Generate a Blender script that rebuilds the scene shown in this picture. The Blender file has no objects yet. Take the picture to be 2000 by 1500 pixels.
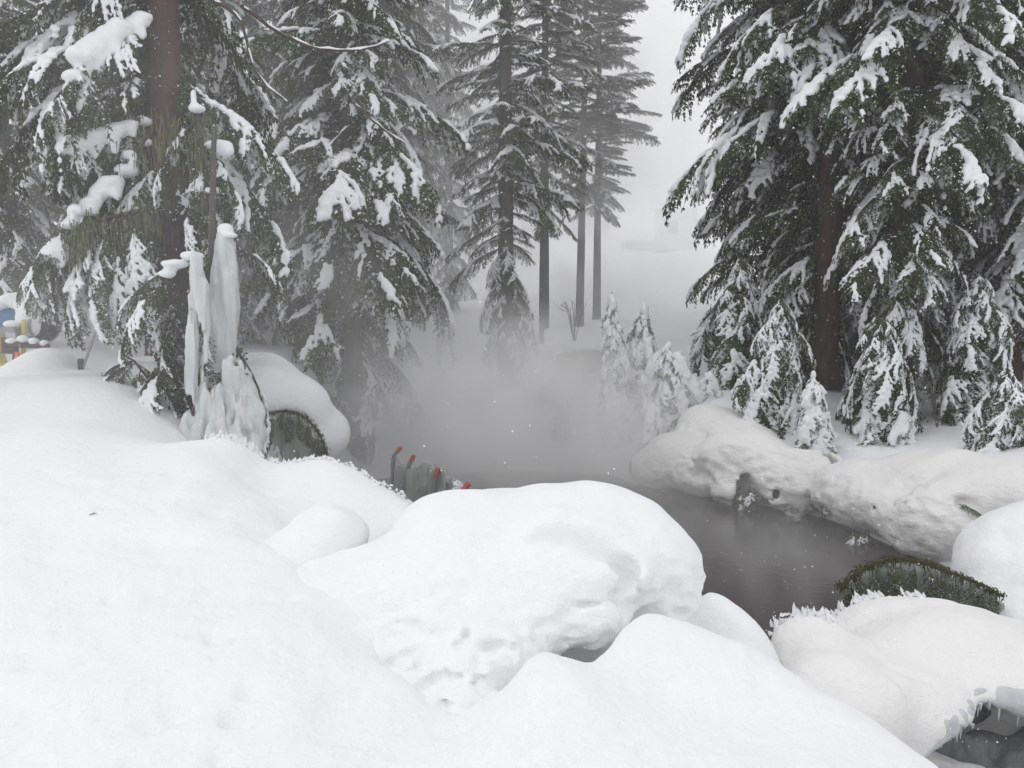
import bpy, math, random
import numpy as np
from mathutils import Vector, Matrix, Euler
R = math.radians
S = bpy.context.scene
COL = S.collection
random.seed(7)
rng = np.random.default_rng(11)

# ------------------------------------------------------------------ camera, sky, sun, exposure
CAMZ, PITCH, FPX = 3.5, R(6.0), 1600.0
cam = bpy.data.cameras.new('camera'); cam.sensor_width = 36; cam.lens = 36 * FPX / 2000
cam.clip_end = 2000; cam.clip_start = 0.05
cam_o = bpy.data.objects.new('camera', cam); COL.objects.link(cam_o)
cam_o.location = (0, 0, CAMZ); cam_o.rotation_euler = (R(90) - PITCH, 0, 0)
S.camera = cam_o

SUN_EL, SUN_AZ = R(50), R(200)          # soft light from above, slightly behind the trees to the left
w = bpy.data.worlds.new('World'); S.world = w; w.use_nodes = True
nt = w.node_tree; nt.nodes.clear()
wo = nt.nodes.new('ShaderNodeOutputWorld'); bg = nt.nodes.new('ShaderNodeBackground')
sky = nt.nodes.new('ShaderNodeTexSky'); sky.sky_type = 'NISHITA'; sky.sun_disc = False
sky.sun_elevation = SUN_EL; sky.sun_rotation = SUN_AZ
mx = nt.nodes.new('ShaderNodeMix'); mx.data_type = 'RGBA'
mx.inputs[0].default_value = 0.94       # the overcast cloud deck hides nearly all of the clear sky
mx.inputs[7].default_value = (9.9, 9.9, 10.0, 1)
bg.inputs[1].default_value = 0.1
nt.links.new(sky.outputs[0], mx.inputs[6]); nt.links.new(mx.outputs[2], bg.inputs[0])
nt.links.new(bg.outputs[0], wo.inputs[0])
sl = bpy.data.lights.new('sun', 'SUN'); sl.energy = 0.7; sl.angle = R(35); sl.color = (1, 0.985, 0.96)
so = bpy.data.objects.new('sun', sl); COL.objects.link(so)
sd = Vector((math.sin(R(-35)) * math.cos(SUN_EL), -math.cos(R(-35)) * math.cos(SUN_EL) * -0.4, math.sin(SUN_EL)))
so.rotation_euler = sd.to_track_quat('Z', 'Y').to_euler(); so.location = (0, 0, 30)
S.view_settings.view_transform = 'Standard'; S.view_settings.look = 'None'
S.view_settings.gamma = 1; S.view_settings.exposure = 0.0; S.view_settings.use_curve_mapping = False
S.cycles.use_denoising = True
S.cycles.max_bounces = 16; S.cycles.diffuse_bounces = 4; S.cycles.glossy_bounces = 2
S.cycles.transmission_bounces = 4; S.cycles.volume_bounces = 14; S.cycles.transparent_max_bounces = 6
S.cycles.volume_step_rate = 1.5; S.cycles.volume_max_steps = 128
S.cycles.use_adaptive_sampling = True; S.cycles.adaptive_threshold = 0.02

# ------------------------------------------------------------------ geometry helpers
def P(px, py, d):
    """world point seen at photo pixel (px,py) at world distance d ahead of the camera"""
    a, b = (px - 1000) / FPX, (750 - py) / FPX
    t = d / (math.cos(PITCH) + b * math.sin(PITCH))
    return Vector((a * t, d, CAMZ + t * (-math.sin(PITCH) + b * math.cos(PITCH))))

_T = rng.random((64, 64, 64)).astype(np.float32)
def vnoise(x, y, z):
    """smooth value noise in -1..1"""
    xi = np.floor(x).astype(np.int32); yi = np.floor(y).astype(np.int32); zi = np.floor(z).astype(np.int32)
    fx = x - xi; fy = y - yi; fz = z - zi
    fx = fx * fx * (3 - 2 * fx); fy = fy * fy * (3 - 2 * fy); fz = fz * fz * (3 - 2 * fz)
    x0, y0, z0 = xi & 63, yi & 63, zi & 63
    x1, y1, z1 = (xi + 1) & 63, (yi + 1) & 63, (zi + 1) & 63
    a = _T[x0, y0, z0] * (1 - fx) + _T[x1, y0, z0] * fx
    b = _T[x0, y1, z0] * (1 - fx) + _T[x1, y1, z0] * fx
    c = _T[x0, y0, z1] * (1 - fx) + _T[x1, y0, z1] * fx
    d = _T[x0, y1, z1] * (1 - fx) + _T[x1, y1, z1] * fx
    return ((a * (1 - fy) + b * fy) * (1 - fz) + (c * (1 - fy) + d * fy) * fz) * 2 - 1
def fbm(x, y, z, o=3):
    s = 0; a = 1.0; n = 0
    for i in range(o):
        s = s + a * vnoise(x * 2 ** i + 7.3 * i, y * 2 ** i + 3.1 * i, z * 2 ** i + 5.7 * i); n += a; a *= 0.5
    return s / n

def np_mesh(name, V, F, smooth=True, mats=(), mi=None):
    me = bpy.data.meshes.new(name)
    V = np.asarray(V, dtype=np.float32); F = np.asarray(F, dtype=np.int32)
    n = F.shape[1]
    me.vertices.add(len(V)); me.vertices.foreach_set('co', V.ravel())
    me.loops.add(F.size); me.loops.foreach_set('vertex_index', F.ravel())
    me.polygons.add(len(F))
    me.polygons.foreach_set('loop_start', np.arange(0, F.size, n, dtype=np.int32))
    me.polygons.foreach_set('loop_total', np.full(len(F), n, dtype=np.int32))
    if mi is not None: me.polygons.foreach_set('material_index', np.asarray(mi, dtype=np.int32))
    me.polygons.foreach_set('use_smooth', np.full(len(F), smooth, dtype=bool))
    for m in mats: me.materials.append(m)
    me.update(calc_edges=True)
    return me

def surface_nets(F, org, h):
    """numpy naive surface nets: F<0 is inside; returns verts, quads"""
    nx, ny, nz = F.shape
    sgn = F < 0
    c = [sgn[i:nx - 1 + i, j:ny - 1 + j, k:nz - 1 + k] for i in (0, 1) for j in (0, 1) for k in (0, 1)]
    s = np.zeros(c[0].shape, np.int8)
    for a in c: s += a
    act = (s > 0) & (s < 8)
    idx = -np.ones(act.shape, np.int64); I, J, K = np.nonzero(act)
    idx[I, J, K] = np.arange(len(I))
    acc = np.zeros((len(I), 3)); cnt = np.zeros(len(I))
    corners = [(i, j, k) for i in (0, 1) for j in (0, 1) for k in (0, 1)]
    for a in corners:
        for ax in range(3):
            if a[ax]: continue
            b = list(a); b[ax] = 1
            fa = F[I + a[0], J + a[1], K + a[2]]; fb = F[I + b[0], J + b[1], K + b[2]]
            m = (fa < 0) != (fb < 0)
            t = np.where(m, fa / np.where(m, fa - fb, 1), 0)
            p = np.zeros((len(I), 3)); p[:] = a; p[:, ax] += t
            acc += p * m[:, None]; cnt += m
    V = (acc / cnt[:, None] + np.stack([I, J, K], 1)) * h + np.array(org)
    Q = []
    for ax in range(3):
        u, v = (ax + 1) % 3, (ax + 2) % 3
        sl0 = [slice(None)] * 3; sl1 = [slice(None)] * 3
        sl0[ax] = slice(0, -1); sl1[ax] = slice(1, None)
        A, B = sgn[tuple(sl0)], sgn[tuple(sl1)]
        e = np.argwhere(A != B)
        e = e[(e[:, u] > 0) & (e[:, v] > 0) & (e[:, u] < F.shape[u] - 1) & (e[:, v] < F.shape[v] - 1)]
        if not len(e): continue
        flip = A[tuple(e.T)]
        def g(du, dv):
            q = e.copy(); q[:, u] -= du; q[:, v] -= dv
            return idx[tuple(q.T)]
        q = np.stack([g(1, 1), g(0, 1), g(0, 0), g(1, 0)], 1)
        q[~flip] = q[~flip][:, ::-1]
        Q.append(q)
    return V, np.concatenate(Q)

def grid(lo, hi, h):
    n = [int(math.ceil((hi[i] - lo[i]) / h)) + 1 for i in range(3)]
    ax = [np.arange(n[i], dtype=np.float32) * h + lo[i] for i in range(3)]
    return np.meshgrid(*ax, indexing='ij')
def smin(a, b, k):
    hh = np.maximum(k - np.abs(a - b), 0) / k
    return np.minimum(a, b) - hh * hh * k * 0.25
def smax(a, b, k): return -smin(-a, -b, k)
def ell(X, Y, Z, c, r):
    x, y, z = X - c[0], Y - c[1], Z - c[2]
    k0 = np.sqrt((x / r[0]) ** 2 + (y / r[1]) ** 2 + (z / r[2]) ** 2) + 1e-6
    k1 = np.sqrt((x / r[0] ** 2) ** 2 + (y / r[1] ** 2) ** 2 + (z / r[2] ** 2) ** 2) + 1e-6
    return k0 * (k0 - 1) / k1
def caps(X, Y, Z, a, b, ra, rb, zs=1.0):
    ba = (b[0] - a[0], b[1] - a[1], b[2] - a[2])
    x, y, z = X - a[0], Y - a[1], Z - a[2]
    t = np.clip((x * ba[0] + y * ba[1] + z * ba[2]) / (ba[0] ** 2 + ba[1] ** 2 + ba[2] ** 2 + 1e-9), 0, 1)
    dx, dy, dz = x - t * ba[0], y - t * ba[1], (z - t * ba[2]) * zs
    return np.sqrt(dx * dx + dy * dy + dz * dz) - (ra + (rb - ra) * t)

def obj(name, me, parent=None, loc=(0, 0, 0), rot=(0, 0, 0), scale=(1, 1, 1)):
    o = bpy.data.objects.new(name, me); COL.objects.link(o)
    o.location = loc; o.rotation_euler = rot; o.scale = scale
    if parent: o.parent = parent
    return o
def empty(name, loc, rot=(0, 0, 0)):
    o = bpy.data.objects.new(name, None); COL.objects.link(o)
    o.location = loc; o.rotation_euler = rot; o.empty_display_size = 0.2
    return o
def tag(o, label=None, cat=None, group=None, kind=None):
    if label: o['label'] = label
    if cat: o['category'] = cat
    if group: o['group'] = group
    if kind: o['kind'] = kind
    return o

class MB:
    """collects simple shapes into one mesh"""
    def __init__(s): s.v = []; s.f = []
    def add(s, V, F):
        o = len(s.v); s.v += [tuple(p) for p in V]; s.f += [tuple(i + o for i in f) for f in F]
    def tube(s, pts, rad, n=8, cap=True):
        pts = [Vector(p) for p in pts]; m = len(pts)
        if not hasattr(rad, '__len__'): rad = [rad] * m
        V = []; F = []; prev = None
        for i, p in enumerate(pts):
            t = (pts[min(i + 1, m - 1)] - pts[max(i - 1, 0)]).normalized()
            if prev is None: u = t.orthogonal().normalized()
            else:
                u = prev - t * prev.dot(t)
                u = u.normalized() if u.length > 1e-6 else t.orthogonal().normalized()
            prev = u; v = t.cross(u)
            for k in range(n):
                a = 2 * math.pi * k / n; V.append(p + (u * math.cos(a) + v * math.sin(a)) * rad[i])
        for i in range(m - 1):
            for k in range(n):
                a, b = i * n + k, i * n + (k + 1) % n
                F.append((a, b, b + n, a + n))
        if cap: F.append(tuple(range(n - 1, -1, -1))); F.append(tuple((m - 1) * n + k for k in range(n)))
        s.add(V, F); return s
    def box(s, c, d, rot=None, bev=0.0):
        c = Vector(c); V = []
        M = rot if rot else Matrix.Identity(3)
        for x in (-1, 1):
            for y in (-1, 1):
                for z in (-1, 1): V.append(c + M @ Vector((x * d[0] / 2, y * d[1] / 2, z * d[2] / 2)))
        s.add(V, [(0, 1, 3, 2), (4, 6, 7, 5), (0, 4, 5, 1), (2, 3, 7, 6), (0, 2, 6, 4), (1, 5, 7, 3)]); return s
    def lathe(s, prof, n=24, M=None):
        V = []; F = []
        M = M or Matrix.Identity(4)
        for (r, z) in prof:
            for k in range(n):
                a = 2 * math.pi * k / n; V.append(M @ Vector((r * math.cos(a), r * math.sin(a), z)))
        for i in range(len(prof) - 1):
            for k in range(n):
                a, b = i * n + k, i * n + (k + 1) % n
                F.append((a, b, b + n, a + n))
        s.add(V, F); return s
    def build(s, name, mat, parent=None, smooth=True):
        me = bpy.data.meshes.new(name); me.from_pydata(s.v, [], s.f)
        me.materials.append(mat)
        me.polygons.foreach_set('use_smooth', [smooth] * len(me.polygons)); me.update()
        if smooth:
            try: me.set_sharp_from_angle(angle=R(40))
            except Exception: pass
        return obj(name, me, parent)

# ------------------------------------------------------------------ materials
def mat(name, col, rough=0.6, spec=0.3, bump=0.0, bscale=40, var=0.0, vscale=3, col2=None, stretch=(1, 1, 1), sss=0, trans=0, metal=0, objrand=0.0, bump2=0.0, b2scale=8, ior=None):
    m = bpy.data.materials.new(name); m.use_nodes = True
    n = m.node_tree; b = n.nodes['Principled BSDF']
    b.inputs['Base Color'].default_value = (*col, 1); b.inputs['Roughness'].default_value = rough
    b.inputs['Specular IOR Level'].default_value = spec; b.inputs['Metallic'].default_value = metal
    if ior: b.inputs['IOR'].default_value = ior
    if trans: b.inputs['Transmission Weight'].default_value = trans
    if sss:
        b.inputs['Subsurface Weight'].default_value = sss
        b.inputs['Subsurface Radius'].default_value = (0.05, 0.06, 0.08); b.inputs['Subsurface Scale'].default_value = 1
    geo = n.nodes.new('ShaderNodeNewGeometry')
    mp = n.nodes.new('ShaderNodeMapping'); mp.inputs['Scale'].default_value = stretch
    n.links.new(geo.outputs['Position'], mp.inputs[0])
    cur = None
    if var and col2:
        t = n.nodes.new('ShaderNodeTexNoise'); t.inputs['Scale'].default_value = vscale; t.inputs['Detail'].default_value = 4
        n.links.new(mp.outputs[0], t.inputs[0])
        r = n.nodes.new('ShaderNodeMapRange'); r.inputs[1].default_value = 0.5 - 0.5 * (1 - var); r.inputs[2].default_value = 0.5 + 0.35
        n.links.new(t.outputs[0], r.inputs[0])
        x = n.nodes.new('ShaderNodeMix'); x.data_type = 'RGBA'
        x.inputs[6].default_value = (*col, 1); x.inputs[7].default_value = (*col2, 1)
        n.links.new(r.outputs[0], x.inputs[0]); cur = x.outputs[2]
    if objrand:
        oi = n.nodes.new('ShaderNodeObjectInfo'); hs = n.nodes.new('ShaderNodeHueSaturation')
        r = n.nodes.new('ShaderNodeMapRange'); r.inputs[3].default_value = 1 - objrand; r.inputs[4].default_value = 1 + objrand
        n.links.new(oi.outputs['Random'], r.inputs[0]); n.links.new(r.outputs[0], hs.inputs['Value'])
        if cur: n.links.new(cur, hs.inputs['Color'])
        else: hs.inputs['Color'].default_value = (*col, 1)
        cur = hs.outputs[0]
    if cur: n.links.new(cur, b.inputs['Base Color'])
    last = None
    for amt, sc in ((bump2, b2scale), (bump, bscale)):
        if not amt: continue
        t = n.nodes.new('ShaderNodeTexNoise'); t.inputs['Scale'].default_value = sc; t.inputs['Detail'].default_value = 6
        t.inputs['Roughness'].default_value = 0.6
        n.links.new(mp.outputs[0], t.inputs[0])
        bp = n.nodes.new('ShaderNodeBump'); bp.inputs['Strength'].default_value = 1; bp.inputs['Distance'].default_value = amt
        n.links.new(t.outputs[0], bp.inputs['Height'])
        if last: n.links.new(last.outputs[0], bp.inputs['Normal'])
        last = bp
    if last: n.links.new(last.outputs[0], b.inputs['Normal'])
    return m

M_SNOW = mat('snow', (0.89, 0.897, 0.912), 0.65, 0.2, bump=0.007, bscale=60, bump2=0.022, b2scale=9)
M_SNOWF = mat('old_snow', (0.90, 0.905, 0.915), 0.65, 0.2, bump=0.010, bscale=50, bump2=0.025, b2scale=10, var=0.10, vscale=1.4, col2=(0.875, 0.86, 0.845), stretch=(1, 1, 2.2))
M_TSNOW = mat('branch_snow', (0.88, 0.89, 0.91), 0.7, 0.15, bump=0.01, bscale=30)
M_LEAF = mat('needles', (0.032, 0.050, 0.020), 0.65, 0.25, objrand=0.35, var=0.5, vscale=1.2, col2=(0.066, 0.078, 0.030))
M_LEAFR = mat('frosted_needles', (0.10, 0.125, 0.09), 0.7, 0.2, objrand=0.2, var=0.6, vscale=14, col2=(0.40, 0.42, 0.41))
M_TWIG = mat('twig', (0.075, 0.060, 0.050), 0.8, 0.2)
M_BARK = mat('bark', (0.098, 0.060, 0.054), 0.85, 0.15, bump=0.06, bscale=14, stretch=(1, 1, 0.3), var=0.75, vscale=9, col2=(0.035, 0.026, 0.025))
M_BARKG = mat('grey_bark', (0.12, 0.108, 0.10), 0.85, 0.15, bump=0.03, bscale=9, stretch=(1, 1, 0.25), var=0.6, vscale=5, col2=(0.05, 0.045, 0.042))
M_MOSS = mat('lichen', (0.15, 0.16, 0.085), 0.9, 0.1, var=0.5, vscale=5, col2=(0.12, 0.12, 0.10))
M_ICE = mat('ice', (0.79, 0.805, 0.80), 0.35, 0.4, bump=0.03, bscale=14, stretch=(1.6, 1.6, 0.2), var=0.5, vscale=7, col2=(0.50, 0.54, 0.53), sss=0.35)
M_GMOSS = mat('green_moss', (0.045, 0.060, 0.022), 0.9, 0.1, bump=0.02, bscale=40, var=0.6, vscale=9, col2=(0.10, 0.10, 0.035))
M_ICED = mat('grey_ice', (0.40, 0.425, 0.41), 0.3, 0.5, bump=0.03, bscale=12, stretch=(1.6, 1.6, 0.3), var=0.6, vscale=6, col2=(0.11, 0.125, 0.085))
M_ROCK = mat('rock', (0.22, 0.20, 0.18), 0.8, 0.2, bump=0.04, bscale=6)  # base colour lightened to stand in for haze over the outcrop
M_BLUE = mat('blue_paint', (0.035, 0.13, 0.30), 0.4, 0.5)
M_YEL = mat('yellow_hose', (0.62, 0.52, 0.10), 0.5, 0.4)
M_STEEL = mat('galvanised_steel', (0.33, 0.32, 0.34), 0.5, 0.5)
M_RUST = mat('rusty_steel', (0.09, 0.05, 0.05), 0.8, 0.2, bump=0.004, bscale=60)
M_DARK = mat('dark_rubber', (0.05, 0.045, 0.05), 0.7, 0.3)
M_ORG = mat('orange_plastic', (0.75, 0.17, 0.05), 0.5, 0.4)
M_RED = mat('red_tape', (0.45, 0.12, 0.11), 0.5, 0.4)
M_PIPE = mat('wet_pipe', (0.22, 0.23, 0.22), 0.4, 0.5)
M_OLIVE = mat('moss_bark', (0.09, 0.085, 0.06), 0.9, 0.1)
M_WALL = mat('pale_cladding', (0.55, 0.56, 0.58), 0.7, 0.3, bump=0.01, bscale=5)
M_GLASS = mat('window_glass', (0.08, 0.09, 0.10), 0.1, 0.5)

# ------------------------------------------------------------------ terrain
CP = []   # control points (world)
def c(*a):
    for (px, py, d) in a: p = P(px, py, d); CP.append((p.x, p.y, p.z))
def cz(*a):
    for (px, d, z) in a: CP.append(((px - 1000) / FPX * d / 0.99, d, z))
c((0,1500,2.6),(500,1500,2.6),(1000,1500,2.6),(1500,1500,2.65),(1830,1500,2.95),(2050,1640,2.7),(-300,1500,2.6),(2400,1700,2.7))
c((0,1300,3.2),(0,1100,4.3),(0,1000,5.0),(0,900,6.1),(0,852,7.3),(0,835,8.4),(0,800,9.2),(0,745,10.4))
c((120,838,7.3),(250,1300,3.2),(250,1100,4.3),(250,1000,5.1),(250,900,6.4),(300,868,7.3),(250,840,8.6),(190,732,10.5),(270,750,10.4),(330,810,9.6),(350,850,9.2))
c((450,1300,3.2),(450,1100,4.4),(450,1000,5.3),(450,920,6.3),(380,862,7.1),(440,856,7.2),(478,872,7.2),(505,905,7.1))
c((560,903,7.2),(620,897,7.3),(690,925,7.3),(760,968,7.1),(825,1003,6.8),(620,1000,5.9),(600,1100,4.7),(520,960,6.4),(720,1010,6.0),(700,1200,4.0),(700,1350,3.2),(830,1050,5.9))
c((900,1420,3.1),(1000,1330,3.35),(1060,1294,3.45),(1140,1308,3.42),(1250,1222,3.9),(1200,1258,3.75),(1340,1246,3.9),(1440,1268,3.85),(1520,1305,3.7),(1640,1360,3.4),(1300,1350,3.2),(1500,1400,3.05))
cz((700,4.4,1.75),(800,3.6,1.65),(850,5.0,1.45),(760,5.6,1.5),(900,4.4,1.35),(950,3.6,1.45),(1060,3.8,1.35),(800,4.2,1.55),(1000,4.1,1.35),(1000,5.0,1.4),(1150,3.95,1.25),(900,5.5,1.2),(1250,4.6,1.38),(1000,6.5,0.8),(1350,4.8,0.9),(850,7.3,1.3),(1150,6.6,0.3))
c((750,1250,3.9),(800,1330,3.5),(850,1395,3.2),(720,1180,4.15))
cz((1150,5.0,1.45),(1200,4.7,1.42),(1150,6.0,.95),(1250,5.5,1.05),(1050,5.4,1.3))
c((1380,1158,5.5),(1450,1190,5.4),(1500,1245,5.2))
cz((450,8.6,1.5),(540,8.6,0.9),(620,8.8,0.6),(760,8.4,0.0),(900,7.9,-0.4))
cz((1850,5.6,-.3),(1930,5.8,-.3),(2000,6.2,-.3),(1920,5.0,-.3))
cz((1400,6.6,-0.2),(1520,6.2,-0.2),(1640,4.6,0.3),(1830,4.0,0.6),(1750,4.6,0.0),(2000,3.8,0.4),(2000,5.0,-0.3),(1850,6.2,-0.3),(2000,7.2,-0.3),(1700,7.0,-0.3),(2300,5,0.5),(2300,7.5,1.4),(2300,10,2.2))
cz((590,10.5,-0.1),(540,9.8,0.2),(620,12,-0.1),(700,11,-.5),(700,14,-.4),(750,14.6,-.4),(850,12,-.5),(900,15,-.5),(1000,9,-.5),(1000,12,-.5),(1000,15,-.5),(1150,9,-.5),(1150,12,-.5),(1300,14.4,-.4),(1400,13.6,-.4),(1500,13.0,-.4),(1600,12.3,-.4),(1700,11.2,-.4),(1800,10.4,-.4),(1880,9.9,-.3),(1150,15.2,-.4),(1300,8.5,-.5),(1300,12,-.5),(1450,8,-.5),(1430,11.5,-.5),(1600,8.5,-.5),(1600,10.6,-.5),(1750,8.8,-.5),(1750,10,-.4),(1850,8.5,-.3),(1950,8.2,0.0))
cz((700,15.9,.12),(780,16.2,.1),(900,16.6,.1),(1000,16.9,.1),(1150,16.6,.15),(1240,15.7,.15),(640,13.8,0.5))
c((690,878,17),(650,868,16),(600,835,15),(750,860,18),(850,800,20),(950,790,20.5),(850,700,24),(850,620,30),(1000,850,18.5),(1000,720,24),(1100,855,18),(1100,760,21),(1060,665,26),(1160,625,30),(1000,620,32),(1080,690,23.5),(1150,745,21))
c((1100,524,38),(1200,508,38),(1330,490,38),(950,560,38),(1250,600,31),(1200,825,18),(1250,815,17.5),(1260,900,16.2),(1180,700,24),(1300,700,23))
c((1300,870,15.6),(1380,790,16.2),(1450,835,15.2),(1400,900,14.8),(1550,855,14.8),(1600,885,14.2),(1650,850,14.6),(1560,930,13.8),(1700,920,13.2),(1750,960,12.2),(1850,900,12.8),(1750,810,16),(1600,745,18),(1900,860,13.2),(2000,830,13.2),(2000,940,11),(1900,960,11),(2000,700,18),(2000,640,22),(1500,700,21),(1700,690,21),(1400,640,26),(1700,600,28))
c((480,730,12.2),(540,745,12.2),(600,785,12.5),(640,835,13),(560,780,14),(640,800,16))
cz((560,11.2,0.5),(480,10.8,1.2))
c((400,850,9.8),(320,780,11.5),(0,735,12.5),(200,722,12.5),(290,712,13.5),(160,690,16),(290,665,19),(160,640,22),(220,604,27),(0,650,20),(60,730,13.5))
c((480,700,17),(560,712,17.5),(620,700,20),(700,680,23),(700,630,28),(500,640,25),(400,650,22))
cz((-200,60,4.6),(400,60,5.5),(1000,60,6.2),(1300,55,6.0),(1700,60,6.4),(2200,60,6.5),(-200,150,9),(600,150,10),(1300,150,11),(2200,150,11),(1250,45,5.5),(800,45,5),(300,40,4.2),(0,40,4.2),(1900,38,5.5))
cz((-300,12,2.6),(-300,7,2.4),(-300,4,2.1),(-300,25,3.3),(2300,15,2.8),(2300,25,3.8),(-300,2,1.9),(600,1.6,1.85),(1400,1.6,1.85),(2300,1.8,1.7),(-300,1.2,1.85),(1000,.8,1.85),(2300,.8,1.8))
CPa = np.array(CP)
def _uv(x, y):
    r = np.sqrt(x * x + y * y); th = np.arctan2(x, y)
    return 1.35 * th, np.log(np.maximum(r, 0.5))
cu, cv = _uv(CPa[:, 0], CPa[:, 1])
def _tps(d2): return 0.5 * d2 * np.log(d2 + 1e-9)
_n = len(CPa)
_A = np.zeros((_n + 3, _n + 3)); _A[:_n, :_n] = _tps((cu[:, None] - cu) ** 2 + (cv[:, None] - cv) ** 2) + np.eye(_n) * 2e-5
_A[:_n, _n] = 1; _A[:_n, _n + 1] = cu; _A[:_n, _n + 2] = cv; _A[_n:, :_n] = _A[:_n, _n:].T
_W = np.linalg.solve(_A, np.concatenate([CPa[:, 2], np.zeros(3)]))
PITS = []
def ground(x, y, detail=True):
    x = np.asarray(x, float); y = np.asarray(y, float)
    u, v = _uv(x, y); lim = 1.35 * R(47)
    uc = lim * np.tanh(u / lim * 1.0) if False else np.clip(u, -lim, lim)
    sh = u.shape; uf, vf = uc.ravel(), v.ravel(); z = np.zeros(uf.size)
    for s in range(0, uf.size, 20000):
        e = slice(s, s + 20000)
        d2 = (uf[e, None] - cu) ** 2 + (vf[e, None] - cv) ** 2
        z[e] = _tps(d2) @ _W[:_n] + _W[_n] + _W[_n + 1] * uf[e] + _W[_n + 2] * vf[e]
    z = z.reshape(sh)
    back = np.clip((np.abs(np.arctan2(x, y)) - R(47)) / R(60), 0, 1)      # beside and behind the camera: level snow
    back = back * back * (3 - 2 * back); r = np.hypot(x, y)
    z = z * (1 - back) + (1.9 + 0.02 * r) * back
    if detail:
        a = np.clip(r / 12, 0.25, 1.6)
        z = z + 0.05 * a * fbm(x * 1.1, y * 1.1, 0 * x + 3.3, 3) * np.clip((z + 0.3) * 3, 0, 1)
        z = z + .20 * np.clip((r - 17) / 4, 0, 1) * fbm(x * .42 + 3, y * .30, 0 * x + 41.7, 2)
        nr = np.clip((9 - r) / 3, 0, 1)
        z = z + nr * 0.022 * fbm(x * 4.5, y * 3, 0 * x + 9.1, 4) + nr * .035 * fbm(x * 1.7 + .6 * y, y * 1.3, 0 * x + 29.1, 2)
        z = z + nr * 0.012 * np.maximum(fbm(x * 3.2 + y * 1.2, y * 6.5 - x * 2, 0 * x + 19.1, 2) - 0.25, 0) * -4
    for (qx, qy, qr, dp) in PITS:
        z = z - dp * np.exp(-(((x - qx) ** 2 + (y - qy) ** 2) / qr ** 2) ** 1.5)
    return np.maximum(z, -0.9)
def gz(x, y): return float(ground(np.array([x]), np.array([y]))[0])
def on_ground(px, py, lo=2.0, hi=60.0):
    """first ground point along the view ray through a pixel"""
    ds = np.geomspace(lo, hi, 400); pts = [P(px, py, d) for d in ds]
    g = ground(np.array([p.x for p in pts]), np.array([p.y for p in pts]))
    for i, p in enumerate(pts):
        if p.z < g[i]: return p
    return pts[-1]
for (px, py, qr, dp) in [(218,1172,.045,.035),(420,1252,.04,.025),(485,1352,.045,.035),(75,1285,.07,.02),(55,1297,.06,.02),(295,1425,.05,.02),(350,1395,.05,.03),(335,1405,.05,.025),(460,1400,.05,.03),(452,1412,.05,.03),(430,1478,.04,.025),(255,1488,.035,.02),(300,1155,.05,.012),(495,1240,.04,.015),(170,1222,.06,.014),(120,1232,.05,.012),(130,1315,.05,.012),(165,1305,.05,.012),(1480,1345,.05,.012),(205,1395,.04,.02),(1490,1330,.05,.012)]:
    p = on_ground(px, py); PITS.append((p.x, p.y, qr, dp))

fine = np.linspace(R(-43), R(43), 760)
th = np.concatenate([np.linspace(R(-180), R(-43), 60)[:-1], fine, np.linspace(R(43), R(180), 60)[1:-1]])
rr = np.geomspace(0.7, 150, 480)
TH, RR = np.meshgrid(th, rr, indexing='ij')
X, Y = RR * np.sin(TH), RR * np.cos(TH)
Z = ground(X, Y)
V = np.stack([X, Y, Z], -1).reshape(-1, 3); nt_, nr_ = len(th), len(rr)
i = np.arange(nt_)[:, None]; j = np.arange(nr_ - 1)[None, :]; i2 = (i + 1) % nt_
Fq = np.stack([i * nr_ + j + 0 * i, i * nr_ + j + 1, i2 * nr_ + j + 1, i2 * nr_ + j], -1).reshape(-1, 4)
cidx = len(V); V = np.vstack([V, [[0, 0, 1.86]]])
k = np.arange(nt_); Fc = np.stack([np.full(nt_, cidx), k * nr_, ((k + 1) % nt_) * nr_, ((k + 1) % nt_) * nr_], -1)
me = bpy.data.meshes.new('snow_ground')
me.from_pydata(V.tolist(), [], Fq[:, ::-1].tolist() + [(int(a), int(cc), int(b)) for a, b, cc, _ in Fc])
me.materials.append(M_SNOW); me.polygons.foreach_set('use_smooth', [True] * len(me.polygons)); me.update()
tag(obj('snow_ground', me), kind='structure')

# water
wm = mat('pond_water', (0.045, 0.036, 0.036), 0.16, 0.5, bump=0.004, bscale=3.5, stretch=(1, 2.2, 1))
wv = [(-7, 4.6, 0), (9, 4.6, 0), (9, 19, 0), (-7, 19, 0)]
me = bpy.data.meshes.new('water'); me.from_pydata(wv, [], [(0, 1, 2, 3)]); me.materials.append(wm)
tag(obj('water', me), kind='structure')

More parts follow.
